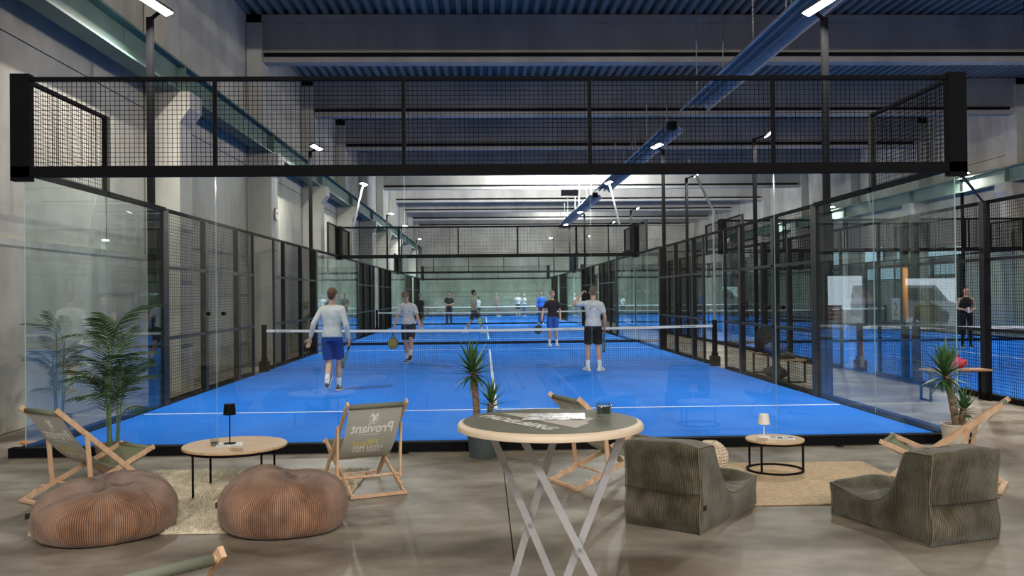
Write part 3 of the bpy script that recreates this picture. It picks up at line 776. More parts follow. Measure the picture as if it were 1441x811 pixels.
# --- rugs
def shaggy_rug():
    cx_, cy_, hx, hy, rz = -2.30, -2.14, 1.02, 1.06, -.02
    t = thing('shaggy_rug', 'cream shaggy wool rug under the oval wooden table', 'rug', (cx_, cy_, 0), rz)
    q = MB(); q.box(-hx, hx, -hy, hy, .001, .02); q.build('rug_base', M['rug'], t)
    rn = np.random.default_rng(4); n = 34000
    x = rn.uniform(-hx, hx, n); y = rn.uniform(-hy, hy, n); a = rn.uniform(0, 2*PI, n); h = rn.uniform(.018, .036, n); lx = rn.normal(0, .014, n); ly = rn.normal(0, .014, n); r = rn.uniform(.006, .009, n)
    V = np.zeros((n, 5, 3)); 
    for k in range(4):
        V[:, k, 0] = x+r*np.cos(a+k*PI/2); V[:, k, 1] = y+r*np.sin(a+k*PI/2); V[:, k, 2] = .012
    V[:, 4, 0] = x+lx; V[:, 4, 1] = y+ly; V[:, 4, 2] = .014+h
    F = np.array([[0, 1, 4], [1, 2, 4], [2, 3, 4], [3, 0, 4]])
    Fa = (F[None]+(np.arange(n)*5)[:, None, None]).reshape(-1, 3)
    me = bpy.data.meshes.new('rug_pile'); me.vertices.add(n*5); me.vertices.foreach_set('co', V.ravel()); me.loops.add(Fa.size); me.loops.foreach_set('vertex_index', Fa.ravel().astype(np.int32))
    me.polygons.add(len(Fa)); me.polygons.foreach_set('loop_start', np.arange(0, Fa.size, 3, dtype=np.int32)); me.update(calc_edges=True); me.materials.append(M['rug'])
    link('rug_pile', me, t, kind='stuff')
shaggy_rug()
ju = thing('jute_rug', 'flat sand-coloured jute rug under the small round table', 'rug', (2.62, -1.88, 0), -.02)
q = MB(); q.bevbox(-.82, .82, -.83, .83, .001, .012, .003); q.build('rug_body', M['jute'], ju)
q = MB()
for a, b in (((-.82, -.83), (.82, -.83)), ((.82, -.83), (.82, .83)), ((.82, .83), (-.82, .83)), ((-.82, .83), (-.82, -.83))): q.tube([(*a, .008), (*b, .008)], .007, 6)
q.build('rug_binding', M['jute'], ju)

# --- round tables
def disc_top(t, r, z, th, m, name='tabletop'):
    q = MB(); q.lathe([(r-.004, z-th), (r, z-th+.004), (r, z-.004), (r-.004, z)], 64); q.build(name, m, t, auto=40)
t1 = thing('side_table', 'round oak table with thin black legs on the shaggy rug', 'table', (-2.26, -1.95, .02), .05)
disc_top(t1, .425, .395, .022, M['oak'])
q = MB(); q.lathe([(.39, .350), (.405, .350), (.405, .373), (.39, .373)], 56, capa=False, capb=False); q.build('frame_ring', M['black'], t1)
for a in (2.36, -2.36, -.79, .79):
    q = MB(); x, y = .385*math.cos(a), .385*math.sin(a); q.tube([(x, y, .004), (x, y, .37)], .0095, 10); q.build('leg', M['black'], t1, smooth=True)
t2 = thing('side_table', 'small round oak table with black ring base on the jute rug', 'table', (2.50, -1.42, .012), 0)
disc_top(t2, .262, .292, .020, M['oak'])
q = MB(); q.lathe([(.235, .255), (.25, .255), (.25, .272), (.235, .272)], 48, capa=False, capb=False); q.build('frame_ring', M['black'], t2)
q = MB(); q.lathe([(.238, .0), (.258, .0), (.258, .016), (.238, .016), (.238, .0)], 48, capa=False, capb=False); q.build('base_ring', M['black'], t2)
for a in (-.35, 2.45, 3.9):
    q = MB(); x, y = .245*math.cos(a), .245*math.sin(a); q.box(x-.008, x+.008, y-.008, y+.008, .008, .268); q.build('leg', M['black'], t2)
def table_lamp(loc, h, r1, r2, sh, m, label):
    t = thing('table_lamp', label, 'lamp', loc)
    q = MB(); q.lathe([(r2*1.0, 0), (r2*1.0, .006), (.012, .010)], 28); q.build('base', m, t, smooth=False)
    q = MB(); q.tube([(0, 0, .008), (0, 0, h-sh*.5)], .0055, 8); q.build('pole', m, t)
    q = MB(); q.lathe([(r2, h-sh), (r1, h), (r1-.003, h), (r2-.003, h-sh)], 32, capa=False, capb=False); q.lathe([(.001, h-.004), (r1-.002, h-.004), (r1-.002, h), (.001, h)], 32); q.build('lamp_shade', m, t, auto=40)
table_lamp((-2.31, -1.93, .4155), .335, .044, .052, .09, M['black'], 'slim black table lamp on the round table on the shaggy rug')
table_lamp((2.42, -1.36, .3045), .215, .043, .056, .092, M['lamp_white'], 'cream table lamp on the small round table')
def tumbler(loc, r, h, label, fill):
    t = thing('glass_tumbler', label, 'glass', loc)
    q = MB(); q.lathe([(r*.9, .001), (r, .008), (r, h), (r-.003, h), (r-.004, .012), (.001, .010)], 28, capa=True, capb=False); q.build('glass_body', M['cup'], t, smooth=True)
    q = MB(); q.lathe([(.001, .0125), (r-.005, .0125), (r-.005, h*fill), (.001, h*fill)], 24); q.build('candle_wax', M['wax'], t)
tumbler((-2.42, -1.99, .4155), .036, .055, 'short glass tumbler beside the black lamp on the oak table', .5)
tumbler((.345, -5.66, 1.1225), .034, .06, 'clear glass tumbler with dark candle on the tall bar table', .75)
def sheet(loc, rz, wx, wy, label, marks, th=.0015, name='magazine', cat='magazine'):
    t = thing(name, label, cat, loc, rz)
    q = MB(); q.box(-wx/2, wx/2, -wy/2, wy/2, 0, th); q.build('paper', M['paper'], t)
    for (x0, x1, y0, y1, m) in marks:
        q = MB(); q.box(x0*wx, x1*wx, y0*wy, y1*wy, th+.0001, th+.0005); q.build('printed_block', M[m], t)
sheet((-2.30, -1.97, .4155), .2, .21, .21, 'white printed sheet under the black table lamp', [(-.4, -.1, -.4, -.1, 'inkgrey'), (.05, .4, -.38, -.3, 'ink')], name='paper_sheet', cat='paper')
sheet((2.56, -1.42, .3045), -.25, .24, .17, 'folded newspaper on the small round table', [(-.45, -.2, -.4, -.1, 'inkgrey'), (-.15, .05, -.4, .3, 'ink'), (.1, .2, -.4, .3, 'inkgrey'), (.25, .45, -.1, .4, 'ink'), (-.45, -.2, .05, .35, 'ink')], .004, 'newspaper', 'newspaper')

# --- knitted pouf
kp = thing('knitted_pouf', 'small cream knitted pouf behind the left corduroy lounger', 'pouf', (1.88, -1.50, .012))
q = MB(); q.ell((0, 0, .145), (.148, .148, .14), n=24, m=14); q.build('core', M['knit'], kp, smooth=True)
q = MB()
for c in range(22):
    a = 2*PI*c/22
    for j in range(13):
        f_ = -1.15+2.3*j/12
        for s in (-1, 1):
            aa = a+s*.062; ce = Vector((math.cos(aa)*math.cos(f_)*.155, math.sin(aa)*math.cos(f_)*.155, .145+.148*math.sin(f_)))
            ta = Vector((-math.sin(aa), math.cos(aa), 0)); upz = Vector((-math.sin(f_)*math.cos(aa), -math.sin(f_)*math.sin(aa), math.cos(f_)))
            d_ = (upz*1.0+ta*s*.75).normalized(); nn_ = Vector((math.cos(aa)*math.cos(f_), math.sin(aa)*math.cos(f_), math.sin(f_)))
            rot = Matrix((d_.cross(nn_).normalized(), nn_, d_)).transposed(); k = max(math.cos(f_), .35)
            q.ell(ce, (.0085*k, .009, .017), rot, 6, 4)
q.v = [(x, y, max(z, .001)) for x, y, z in q.v]
o = q.build('stitches', M['knit'], kp, smooth=True); o['kind'] = 'stuff'

# --- tall bar table
bt = thing('bar_table', 'tall round bar table with olive printed top and silver crossed legs', 'bar table', (.11, -5.73, 0))
q = MB(); q.lathe([(.372, 1.086), (.386, 1.090), (.3865, 1.104), (.379, 1.114), (.362, 1.1195)], 96); q.build('rim', M['cream'], bt, auto=60)
q = MB(); q.lathe([(.361, 1.112), (.361, 1.1205), (.359, 1.1213)], 96); bto = q.build('tabletop', M['olive_top'], bt)
legs = [((-.15, 1.09, -5.60), (.03, .65)), ((.165, 1.09, -5.55), (.03, .65)), ((-.02, 1.09, -5.87), (.215, .62)), ((.405, 1.09, -5.82), (.215, .62))]
for (xt, zt, y), (xc, zc) in legs:
    xb = xt+(xc-xt)*(zt-.02)/(zt-zc); q = MB(); q.bar((xb-.11, y+5.73, .02), (xt-.11, y+5.73, zt), .030, .012, (0, 1, 0)); q.build('leg', M['alu'], bt)
    q = MB(); q.bar((xb-.11-.04, y+5.73, .01), (xb-.11+.04, y+5.73, .01), .03, .02); q.build('foot', M['black'], bt)
for (xc, zc, y) in ((.03, .655, -5.575), (.215, .625, -5.845)):
    q = MB(); q.tube([(xc-.11, y+5.73-.045, zc), (xc-.11, y+5.73+.01, zc)], .007, 10); q.build('bolt', M['galv'], bt)
for y in (-5.575, -5.845):
    q = MB(); q.box(-.25, .30, y+5.73-.02, y+5.73+.02, 1.072, 1.088); q.build('crossbar', M['alu'], bt)
# print: a pale peak shape and lettering across it
Z = 1.1216
def pol(pts, m, name, z=Z):
    q = MB(); n = len(pts); q.rings([[(x-.11, y+5.73, z) for x, y in pts], [(x-.11, y+5.73, z+.0004) for x, y in pts]]); q.build(name, m, bto)
pol([(-.09, -5.50), (.09, -5.535), (.30, -5.70), (.255, -5.80), (.262, -5.835), (.195, -5.96)], M['print'], 'printed_peak')
v, f_ = text('PADELBERG', .092, 0., .003)
a = math.atan2(-.47, .31); ca, sa = math.cos(a), math.sin(a)
q = MB(); q.add([((-.052)+x*ca*1.0-(y)*sa*-1*-1-.11+.0, -5.80+x*sa+y*ca+5.73, Z+.0010) for x, y, z in v], f_)
q.build('printed_text', M['printl'], bto)
mg = thing('magazine', 'glossy folded magazine lying on the tall bar table', 'magazine', (.135, -5.655, 1.1235), -.06)
q = MB(); q.add([(-.135, -.09, 0), (.125, -.085, 0), (.135, .09, 0), (-.09, .09, 0), (-.135, -.09, .003), (.125, -.085, .003), (.135, .09, .003), (-.09, .09, .003)], [(0, 3, 2, 1), (4, 5, 6, 7), (0, 1, 5, 4), (1, 2, 6, 5), (2, 3, 7, 6), (3, 0, 4, 7)])
q.build('pages', noisy(mat('glossy_print', (.7, .7, .7), .15), (.08, .08, .09), (.85, .85, .86), 14, 5, (1, 3, 1), lo=.40, hi=.62), mg)

# --- plants
def blade(L_, w, droop, fold=.25, n=7):
    q = MB(); vs = []; fs = []
    for i in range(n+1):
        k = i/n; wd = w*(.55+.45*math.sin(PI*min(k*1.4, 1)))*(1-k**3.2)+.0005; x = L_*k*(1-.12*droop*k); z = -droop*L_*k*k*.6
        vs += [(x, -wd, z+wd*fold), (x, 0, z), (x, wd, z+wd*fold)]
    for i in range(n):
        for j in (0, 1): fs.append((i*3+j, (i+1)*3+j, (i+1)*3+j+1, i*3+j+1))
    q.add(vs, fs); return q
def rosette(t, top, n, L_, w, rr, mats=('leaf',), lo=-.35, hi=1.45):
    ms = [blade(L_, w, d).mesh('leaf', M['leaf'], True) for d in (.05, .25, .5)]
    for i in range(n):
        k = (i+.5)/n; el = hi-(hi-lo)*k**1.1; az = i*2.39996+rr.uniform(-.15, .15)
        me = ms[0] if el > .8 else (ms[1] if el > .2 else ms[2])
        o = link('leaf', me, t); s = rr.uniform(.82, 1.08)*(.8+.2*math.sin(PI*min(1, k+.25)))
        o.rotation_euler = (rr.uniform(-.2, .2), -el, az); o.scale = (s, 1, 1); o.location = (top[0], top[1], top[2]-.10*k)
def pot(t, r0, r1, h, m, ribs=True):
    q = MB(); n = 72; rg = []
    for (r, z) in ((r0, 0), (r0+(r1-r0)*.5, h*.5), (r1, h-.02), (r1+.006, h-.018), (r1+.006, h), (r1-.008, h), (r1-.01, h-.03)):
        rg.append([((r+(.0035*(k % 2) if ribs and z < h-.02 else 0))*math.cos(2*PI*k/n), (r+(.0035*(k % 2) if ribs and z < h-.02 else 0))*math.sin(2*PI*k/n), z) for k in range(n)])
    q.rings(rg, True, False); po = q.build('pot', m, t)
    q = MB(); q.lathe([(r1-.012, h-.035), (r1-.012, h-.028)], 24); q.build('soil', M['soil'], po)
def trunk(t, pts, r):
    q = MB(); n = len(pts)-1; P2 = []; rs = []
    for i in range(n):
        for s in range(6):
            P2.append(Vector(pts[i]).lerp(Vector(pts[i+1]), s/6)); rs.append(r*(1+.09*((len(P2)) % 2)))
    P2.append(Vector(pts[-1])); rs.append(r*.8); q.tube(P2, rs, 12); q.build('trunk', M['trunk'], t)
rr = random.Random(11)
yu = thing('potted_yucca', 'potted yucca with two trunks in a dark ribbed pot, behind the bar table', 'plant', (-.18, -.45, 0))
pot(yu, .135, .165, .29, M['pot_dark'])
trunk(yu, [(-.055, -.0, .25), (-.07, 0, .55), (-.085, 0, .80), (-.095, 0, .87)], .032)
trunk(yu, [(.06, -.03, .25), (.075, -.03, .45), (.08, -.03, .55)], .028)
rosette(yu, (-.10, 0, .90), 54, .36, .021, rr); rosette(yu, (.085, -.03, .58), 30, .27, .019, rr, lo=-.05, hi=1.45)
y2 = thing('potted_yucca', 'potted yucca with two trunks in a beige pot at the right glass corner', 'plant', (4.74, -.42, 0))
pot(y2, .11, .145, .26, M['pot_beige'], False)
trunk(y2, [(.01, -.0, .22), (-.03, 0, .5), (-.09, 0, .78)], .036)
trunk(y2, [(.05, -.03, .22), (.065, -.03, .42)], .03)
rosette(y2, (-.10, 0, .80), 50, .38, .026, rr); rosette(y2, (.075, -.03, .45), 30, .24, .021, rr, lo=-.05)

def frond(L_, n, lw, seed, arch=.5):
    r = random.Random(seed); q = MB(); pts = []
    for i in range(15):
        k = i/14; pts.append(Vector((L_*(k-.08*k*k), .03*math.sin(k*3+seed), L_*(arch*.55*k-arch*k*k*.95))))
    q.tube(pts, [.0045*(1-.8*i/14) for i in range(15)], 5, mi=1)
    for i in range(n):
        k = .16+.82*i/(n-1); f_ = k*14; a = int(min(f_, 13)); p = pts[a].lerp(pts[a+1], f_-a); d = (pts[a+1]-pts[a]).normalized()
        ll = lw*(.55+.75*math.sin(PI*min(1, .15+k*.85)))*r.uniform(.85, 1.1)
        for s in (-1, 1):
            sd = Vector((0, s, 0)); dirv = (d*(.55+.5*k)+sd*1.0+Vector((0, 0, .18-r.uniform(0, .25)))).normalized()
            w = .0062; wv = dirv.cross(Vector((0, 0, 1))).normalized()*w; vs = []; m = 4
            for j in range(m+1):
                t_ = j/m; c = p+dirv*(ll*t_)+Vector((0, 0, -ll*.55*t_*t_)); ww = wv*(math.sin(PI*min(.97, .12+t_*.86))**.7)
                vs += [c-ww, c+ww]
            q.add(vs, [(2*j, 2*j+1, 2*j+3, 2*j+2) for j in range(m)], 0)
    return q.mesh('frond', [M['palm_leaf'], M['palm_stem']], False)
FR = [frond(.42, 12, .135, 1, .8), frond(.50, 13, .14, 2, 1.0), frond(.38, 11, .125, 3, .55)]
def palm(loc, h, label, seed, n=16, potm='pot_brown', sc_=1.0, extra=()):
    r = random.Random(seed); t = thing('potted_palm', label, 'plant', (*loc, 0))
    pot(t, .13, .16, .20, M[potm], False)
    stems = [(-.05, .02, -.03), (.03, .03, .03), (.0, -.04, .0), (.06, -.01, .06), (-.02, .05, -.10)]
    ends = []
    for i, (x, y, dx) in enumerate(stems):
        hh = h*(.62, .74, .82, .5, .4)[i]; top = Vector((x+dx*hh, y, hh)); q = MB()
        q.tube([Vector((x, y, .16)), Vector((x+dx*.3*hh, y, hh*.5)), top], [.011, .009, .007], 7); q.build('stem', M['palm_stem'], t); ends.append((Vector((x, y, .16)), top))
    for i in range(n):
        b, e = ends[i % 5]; k = r.uniform(.55, 1.0) if i >= 5 else 1.0; p = b.lerp(e, k)
        el = r.uniform(1.0, 1.35) if i % 3 else r.uniform(.45, .8); az = i*2.4+r.uniform(-.3, .3)
        o = link('frond', FR[i % 3], t); o.location = p; o.rotation_euler = (0, -el, az); s = sc_*r.uniform(.85, 1.1); o.scale = (s, s, s)
    for (p, el, az, s) in extra:
        o = link('frond', FR[1], t); o.location = p; o.rotation_euler = (0, -el, az); o.scale = (s, s, s)
    return t
palm((-3.88, -.52), 1.45, 'tall potted palm standing before the left end of the front glass', 5, 36, extra=[((-.02, 0, 1.12), .75, PI, .95), ((.02, 0, 1.2), 1.15, .1, 1.15), ((0, 0, 1.1), 1.35, 2.4, 1.0), ((.02, 0, 1.15), 1.4, .9, 1.0)])
palm((-5.50, 1.75), 1.5, 'potted palm behind the glass corner at the far left, beside the concrete wall', 9, 26, 'pot_dark', .85)
palm((-5.55, 17.3), 1.5, 'potted palm beside the left wall near the rear of the front court', 12, 12, 'pot_dark', 1.0)

# --- things in the passage
def bench(loc, rz, ln, dp, h, label, cat='bench'):
    t = thing('bench', label, cat, (*loc, 0), rz)
    q = MB(); q.bevbox(-ln/2, ln/2, -dp/2, dp/2, h-.025, h, .004); q.build('seat', M['bench_wood'], t)
    for sx in (-1, 1):
        q = MB(); x = sx*(ln/2-.03)
        for y in (-dp/2+.02, dp/2-.02): q.box(x-.015, x+.015, y-.015, y+.015, 0, h-.025)
        q.box(x-.015, x+.015, -dp/2, dp/2, .0, .025); q.build('leg_frame', M['black'], t)
    q = MB(); q.box(-ln/2+.03, ln/2-.03, -.015, .015, h-.05, h-.025); q.build('rail', M['black'], t)
    return t
bench((5.52, 7.35), PI/2, 2.1, .34, .42, 'low bench in the passage right of the front court, loaded with bags')
bench((6.90, 3.50), -.03, .95, .34, .47, 'low wooden bench with black legs at the right fence, red bag on it')
def bag(loc, rx, ry, rz_, m, label, name='sports_bag', seed=1, strap=True, upright=False):
    t = thing(name, label, 'bag', loc); r = random.Random(seed)
    q = MB(); rg = []; n = 28; k = 10
    for i in range(k+1):
        f_ = i/k; c = math.sin(PI*min(max(f_, .0), 1))**.35 if 0 < f_ < 1 else .25
        rg.append([(rx*c*(abs(math.cos(a))**.6)*(1 if math.cos(a) > 0 else -1)*(1+.05*math.sin(3*a+i+seed)), ry*c*(abs(math.sin(a))**.6)*(1 if math.sin(a) > 0 else -1)*(1+.05*math.sin(4*a+seed)), .002+rz_*f_*(1+.06*math.sin(2*a+seed))) for a in [2*PI*j/n for j in range(n)]])
    q.rings(rg); bo_ = q.build('bag_body', m, t, smooth=True)
    if strap:
        q = MB(); q.tube([(rx*.5*math.cos(a)+.0, -ry*.2, rz_*.93+.09*math.sin(a)) for a in [PI*j/10 for j in range(11)]], .01, 6); q.build('strap', m, bo_, smooth=True)
        q = MB(); q.tube([(rx*(-.8+1.6*j/8), -ry*.82, rz_*(.6+.05*math.sin(j))) for j in range(9)], .005, 5); q.build('zip', M['black'], bo_)
bag((5.5, 8.05, .4205), .19, .16, .52, M['blackbag'], 'upright black backpack on the passage bench', 'backpack', 2)
bag((5.5, 7.45, .4205), .18, .24, .24, M['bluebag'], 'navy blue bag on the passage bench, in front of the black backpack', seed=4)
bag((5.5, 6.75, .4205), .15, .26, .10, M['blackbag'], 'flat dark bag on the near end of the passage bench', seed=6)
bag((5.45, 7.3, 0), .16, .42, .22, M['blackbag'], 'dark grey sports bag on the floor under the passage bench', seed=7)
bag((6.85, 3.5, .4705), .2, .14, .17, M['redbag'], 'red crumpled bag on the bench at the right fence', seed=9)
def tube_thing(loc, label, tilt):
    t = thing('ball_tube', label, 'ball tube', loc)
    q = MB(); q.tube([(0, 0, 0), (tilt, 0, .95)], .045, 14); q.build('tube_body', M['orange'], t, smooth=True)
    q = MB(); q.tube([(tilt, 0, .95), (tilt, 0, .985)], .065, 14); q.build('tube_cap', M['black'], t)
    q = MB(); q.tube([(0, 0, -.06), (0, 0, 0)], .05, 14); q.build('tube_foot', M['lamp_body'], t)
    q = MB(); q.bar((tilt*.5, -.0, .5), (tilt*.5+.06*(1 if loc[0] > 6 else -1), 0, .5), .02, .02); q.build('hook', M['black'], t)
tube_thing((7.44, 6.1, 1.14), 'orange ball pick-up tube hanging on the right court fence', -.0)
tube_thing((5.14, 8.45, 1.0), 'orange ball pick-up tube hanging on the right fence of the front court', -.02)
sg = thing('number_sign', 'court number sign reading 2 on the right court fence', 'sign', (7.47, 6.55, 1.12))
q = MB(); q.box(-.004, .004, -.16, .16, 0, .40); q.build('plate', mat('sign_plate', (.42, .50, .48), .4), sg)
v, f_ = text('2', .36, 0., 0.)
q = MB(); q.add([(-.0052, -x, y+.07) for x, y, z in v], f_); q.build('printed_text', M['ink'], sg)
# anchor plates along the base beam
for x, lab in ((-5.30, 'small black anchor bolt on the floor left of the base beam end'), (-1.0, 'small black anchor bolt before the base beam, right of the printed deckchair'), (3.6, 'small black anchor bolt before the base beam, between small table and right deckchair')):
    q = MB(); q.box(-.04, .04, -.04, .04, 0, .006); q.tube([(0, 0, .0), (0, 0, .03)], .012, 8)
    o = q.build('anchor_bolt', M['black']); o.location = (x, -.2, 0); tag(o, lab, 'bolt')
q = MB(); q.ell((0, 0, .022), (.11, .04, .02), n=10, m=6); o = q.build('orange_shoe_bag', M['orange'], None, True); o.location = (-5.35, .75, 0); tag(o, 'small bright orange bundle on the floor behind the left glass', 'bundle')
q = MB()
for k in range(6):
    q.ell((.05*math.cos(k), .05*math.sin(k), .05), (.03, .02, .05), n=7, m=5)

# balls
for x, y, lab in ((-2.35, 8.0, 0), ) if False else ((-2.35, 22.2, 'yellow padel ball on the middle court, left of the centre line'), (-4.80, 15.4, 'yellow padel ball at the left side of the front court beyond the net'), (4.55, 20.9, 'left one of two yellow balls in the front right corner of the middle court'), (4.85, 20.7, 'right one of two yellow balls in the front right corner of the middle court')):
    q = MB(); q.ell((0, 0, .033), (.033, .033, .033), n=16, m=10); o = q.build('padel_ball', M['ball'], None, True)
    o.location = (x, y, .0245 if 'near the far' not in lab else .0245); tag(o, lab, 'ball')

# yard outside the rear doorways
def car(loc, rz, prof, glassp, W, m, label, wheels, wr):
    t = thing('car' if 'car' in label else 'van', label, 'car' if 'car' in label else 'van', (*loc, 0), rz)
    q = MB(); q.rings([[(x, -W*.94, z) for x, z in prof], [(x, -W, z) for x, z in prof], [(x, W, z) for x, z in prof], [(x, W*.94, z) for x, z in prof]]); q.build('body', m, t)
    for s in (-1, 1):
        for g in glassp:
            q = MB(); q.rings([[(x, s*(W+.004), z) for x, z in g], [(x, s*(W-.02), z) for x, z in g]]); q.build('side_window', M['carglass'], t)
        for x in wheels:
            q = MB(); q.rings([[(x+wr*math.cos(a), y, wr+wr*math.sin(a)) for a in [2*PI*k/20 for k in range(20)]] for y in (s*(W-.2), s*(W+.01))]); q.build('wheel', M['rubber'], t)
car((16.8, -37.5), .05, [(-2.1, .3), (2.1, .3), (2.15, .7), (1.2, .95), (.5, 1.42), (-.9, 1.45), (-1.7, 1.0), (-2.15, .9)], [[(.95, .98), (.45, 1.36), (-.15, 1.38), (-.15, .98)], [(-.22, .98), (-.22, 1.38), (-.85, 1.38), (-1.4, 1.0)]], .85, M['carwhite'], 'white car parked outside the narrow doorway', (-1.35, 1.35), .31)
car((21.6, -35.0), -.05, [(-2.4, .35), (2.4, .35), (2.45, .9), (1.8, 1.15), (1.1, 1.95), (-2.3, 1.98), (-2.45, 1.0)], [[(1.6, 1.18), (1.05, 1.8), (.35, 1.82), (.35, 1.18)], [(.2, 1.18), (.2, 1.82), (-.9, 1.82), (-.9, 1.18)]], .95, M['cargrey'], 'silver van parked outside the wide doorway', (-1.5, 1.5), .34)
ba = thing('road_barrier', 'red and white road barrier in the yard before the white car', 'barrier', (17.3, -35.0, 0))
for k in range(8):
    q = MB(); q.box(-1.0, 1.0, -.03, .03, .1+k*.11, .2+k*.11); q.build('board', M['redpaint'] if k % 2 else M['carwhite'], ba)
for s in (-1, 1): q = MB(); q.box(s*.9-.03, s*.9+.03, -.2, .2, 0, .1); q.build('foot', M['rubber'], ba)
# ================================================================ PEOPLE
def remesh(mb, vox, smooth=3, fac=.5):
    me = mb.mesh('tmp', M['skin']); o = bpy.data.objects.new('tmp', me); C.objects.link(o)
    m = o.modifiers.new('r', 'REMESH'); m.mode = 'VOXEL'; m.voxel_size = vox; m.use_smooth_shade = True
    if smooth: s = o.modifiers.new('s', 'SMOOTH'); s.iterations = smooth; s.factor = fac
    dg = bpy.context.evaluated_depsgraph_get(); dg.update()
    out = bpy.data.meshes.new_from_object(o.evaluated_get(dg)); bpy.data.objects.remove(o); bpy.data.meshes.remove(me)
    return out
def to_obj(name, me, m, parent):
    me.name = name; me.materials.clear(); me.materials.append(m)
    me.polygons.foreach_set('material_index', [0]*len(me.polygons)); me.polygons.foreach_set('use_smooth', [True]*len(me.polygons))
    return link(name, me, parent)
DEF = dict(pel=(0, 0, .95), wst=(0, 0, 1.10), chs=(0, .0, 1.30), nck=(0, -.005, 1.475), head=(0, .015, 1.655),
           shL=(-.172, 0, 1.395), elL=(-.235, -.02, 1.13), wrL=(-.245, .05, .885), hipL=(-.088, 0, .92), knL=(-.10, .02, .50), anL=(-.11, 0, .085),
           shR=(.172, 0, 1.395), elR=(.235, -.02, 1.13), wrR=(.245, .05, .885), hipR=(.088, 0, .92), knR=(.10, .02, .50), anR=(.11, 0, .085))
def person(label, loc, rz, H, pose=None, shirt=(.6, .6, .6), sleeve='short', legs='shorts', bottom=(.02, .02, .025), shoes=(.6, .6, .6), socks=(.7, .7, .7), hair=(.12, .06, .03),
           hairstyle='short', near=True, head_rot=(0, 0), handL=None, handR=None, footL=(0, 0), footR=(0, 0), skin='skin', fem=False, sleeve_col=None, back_mark=None, curlL=.5, curlR=.5, slim=1.0):
    J = {k: Vector(v) for k, v in {**DEF, **(pose or {})}.items()}
    t = thing('person', label, 'person', loc, rz, None); t.scale = (H/1.78,)*3
    vox = .0125 if near else .02
    sk = M[skin]; w_ = .92 if fem else 1.0; w_ *= slim
    sx = (J['shR']-J['shL']).normalized(); hx_ = (J['hipR']-J['hipL']).normalized()
    def torso(mb, o=0., z_from=0, upto=1.0):
        pts = [(J['pel']+Vector((0, 0, -.07)), .135, .10, hx_), (J['pel'], .158, .112, hx_), (J['wst'], .132*w_, .095, (hx_+sx)), (J['wst'].lerp(J['chs'], .5), .143*w_, .103, (hx_+sx)),
               (J['chs'], .160*w_, .115, sx), (J['chs'].lerp(J['nck'], .55), .158*w_, .105, sx), (J['chs'].lerp(J['nck'], .85), .10*w_, .082, sx), (J['nck'], .060, .060, sx)]
        pts = pts[z_from:]; rg = []
        for i, (c, rx, ry, ax) in enumerate(pts):
            a = pts[max(i-1, 0)][0]; b = pts[min(i+1, len(pts)-1)][0]; d = (b-a).normalized(); ax = ax.normalized(); ay = d.cross(ax).normalized(); ax = ay.cross(d).normalized()
            rg.append([c+ax*((rx+o)*math.cos(x))+ay*((ry+o)*math.sin(x)) for x in [2*PI*k/20 for k in range(20)]])
        mb.rings(rg)
    def limb(mb, a, b, ra, rb, o=0., bulge=0.):
        a, b = Vector(a), Vector(b)
        if bulge:
            m_ = a.lerp(b, .38); mb.cap(a, ra+o, m_, max(ra, rb)+bulge+o, 12); mb.cap(m_, max(ra, rb)+bulge+o, b, rb+o, 12)
        else: mb.cap(a, ra+o, b, rb+o, 12)
    hy, hp = head_rot; HR = Matrix.Rotation(hy, 3, 'Z') @ Matrix.Rotation(-hp, 3, 'X')
    hd = J['head']; hv = lambda x, y, z: hd+HR @ Vector((x, y, z))
    b = MB(); torso(b)
    b.cap(J['nck']+Vector((0, 0, -.02)), .058*w_, hd+HR @ Vector((0, -.02, -.06)), .052*w_, 12)
    b.ell(hd+HR @ Vector((0, -.004, .018)), (.074, .094, .098), HR, 16, 12)
    b.ell(hv(0, .022, -.048), (.056, .066, .062), HR, 14, 10)
    b.cap(hv(0, .085, .005), .009, hv(0, .103, -.022), .015, 8)
    for s in (-1, 1): b.ell(hv(s*.076, -.008, -.01), (.012, .02, .032), HR, 8, 6)
    for S in 'LR':
        sh, el, wr, hi, kn, an = (J[k+S] for k in ('sh', 'el', 'wr', 'hip', 'kn', 'an'))
        limb(b, J['nck'].lerp(sh, .4)+Vector((0, 0, -.03)), sh, .06*w_, .054*w_)
        limb(b, sh, el, .050*w_, .038*w_); limb(b, el, wr, .037*w_, .026*w_, bulge=.003)
        limb(b, hi, kn, .082, .053); limb(b, kn, an, .050, .034, bulge=.006)
    body = remesh(b, vox)
    # hands appended to the same mesh (palm, four fingers, thumb)
    hnd = MB()
    for S, hd_, curl in (('L', handL, curlL), ('R', handR, curlR)):
        el, wr = J['el'+S], J['wr'+S]; d = Vector(hd_[0]).normalized() if hd_ else (wr-el).normalized()
        sgn = -1 if S == 'L' else 1
        pn = Vector(hd_[1]).normalized() if hd_ else Vector((-sgn, 0, 0)); pn = (pn-d*pn.dot(d)).normalized()   # palm normal
        ac = d.cross(pn).normalized()
        if ac.y < 0 and not hd_: ac = -ac
        if hd_ and len(hd_) > 2: ac = -ac
        rot = Matrix((ac, pn, d)).transposed()
        hnd.cap(wr-d*.01, .026, wr+d*.03, .028, 8); hnd.ell(wr+d*.055, (.041, .018, .05), rot, 12, 8)
        for k in range(4):
            a0 = wr+d*.09+ac*(.028-.0185*k); L1 = (.042, .047, .044, .035)[k]
            d1 = (d*math.cos(curl)+pn*math.sin(curl)).normalized(); d2 = (d*math.cos(curl*2.2)+pn*math.sin(curl*2.2)).normalized(); p1 = a0+d1*L1
            hnd.cap(a0, .0092, p1, .0085, 7); hnd.cap(p1, .0085, p1+d2*L1*.8, .007, 7)
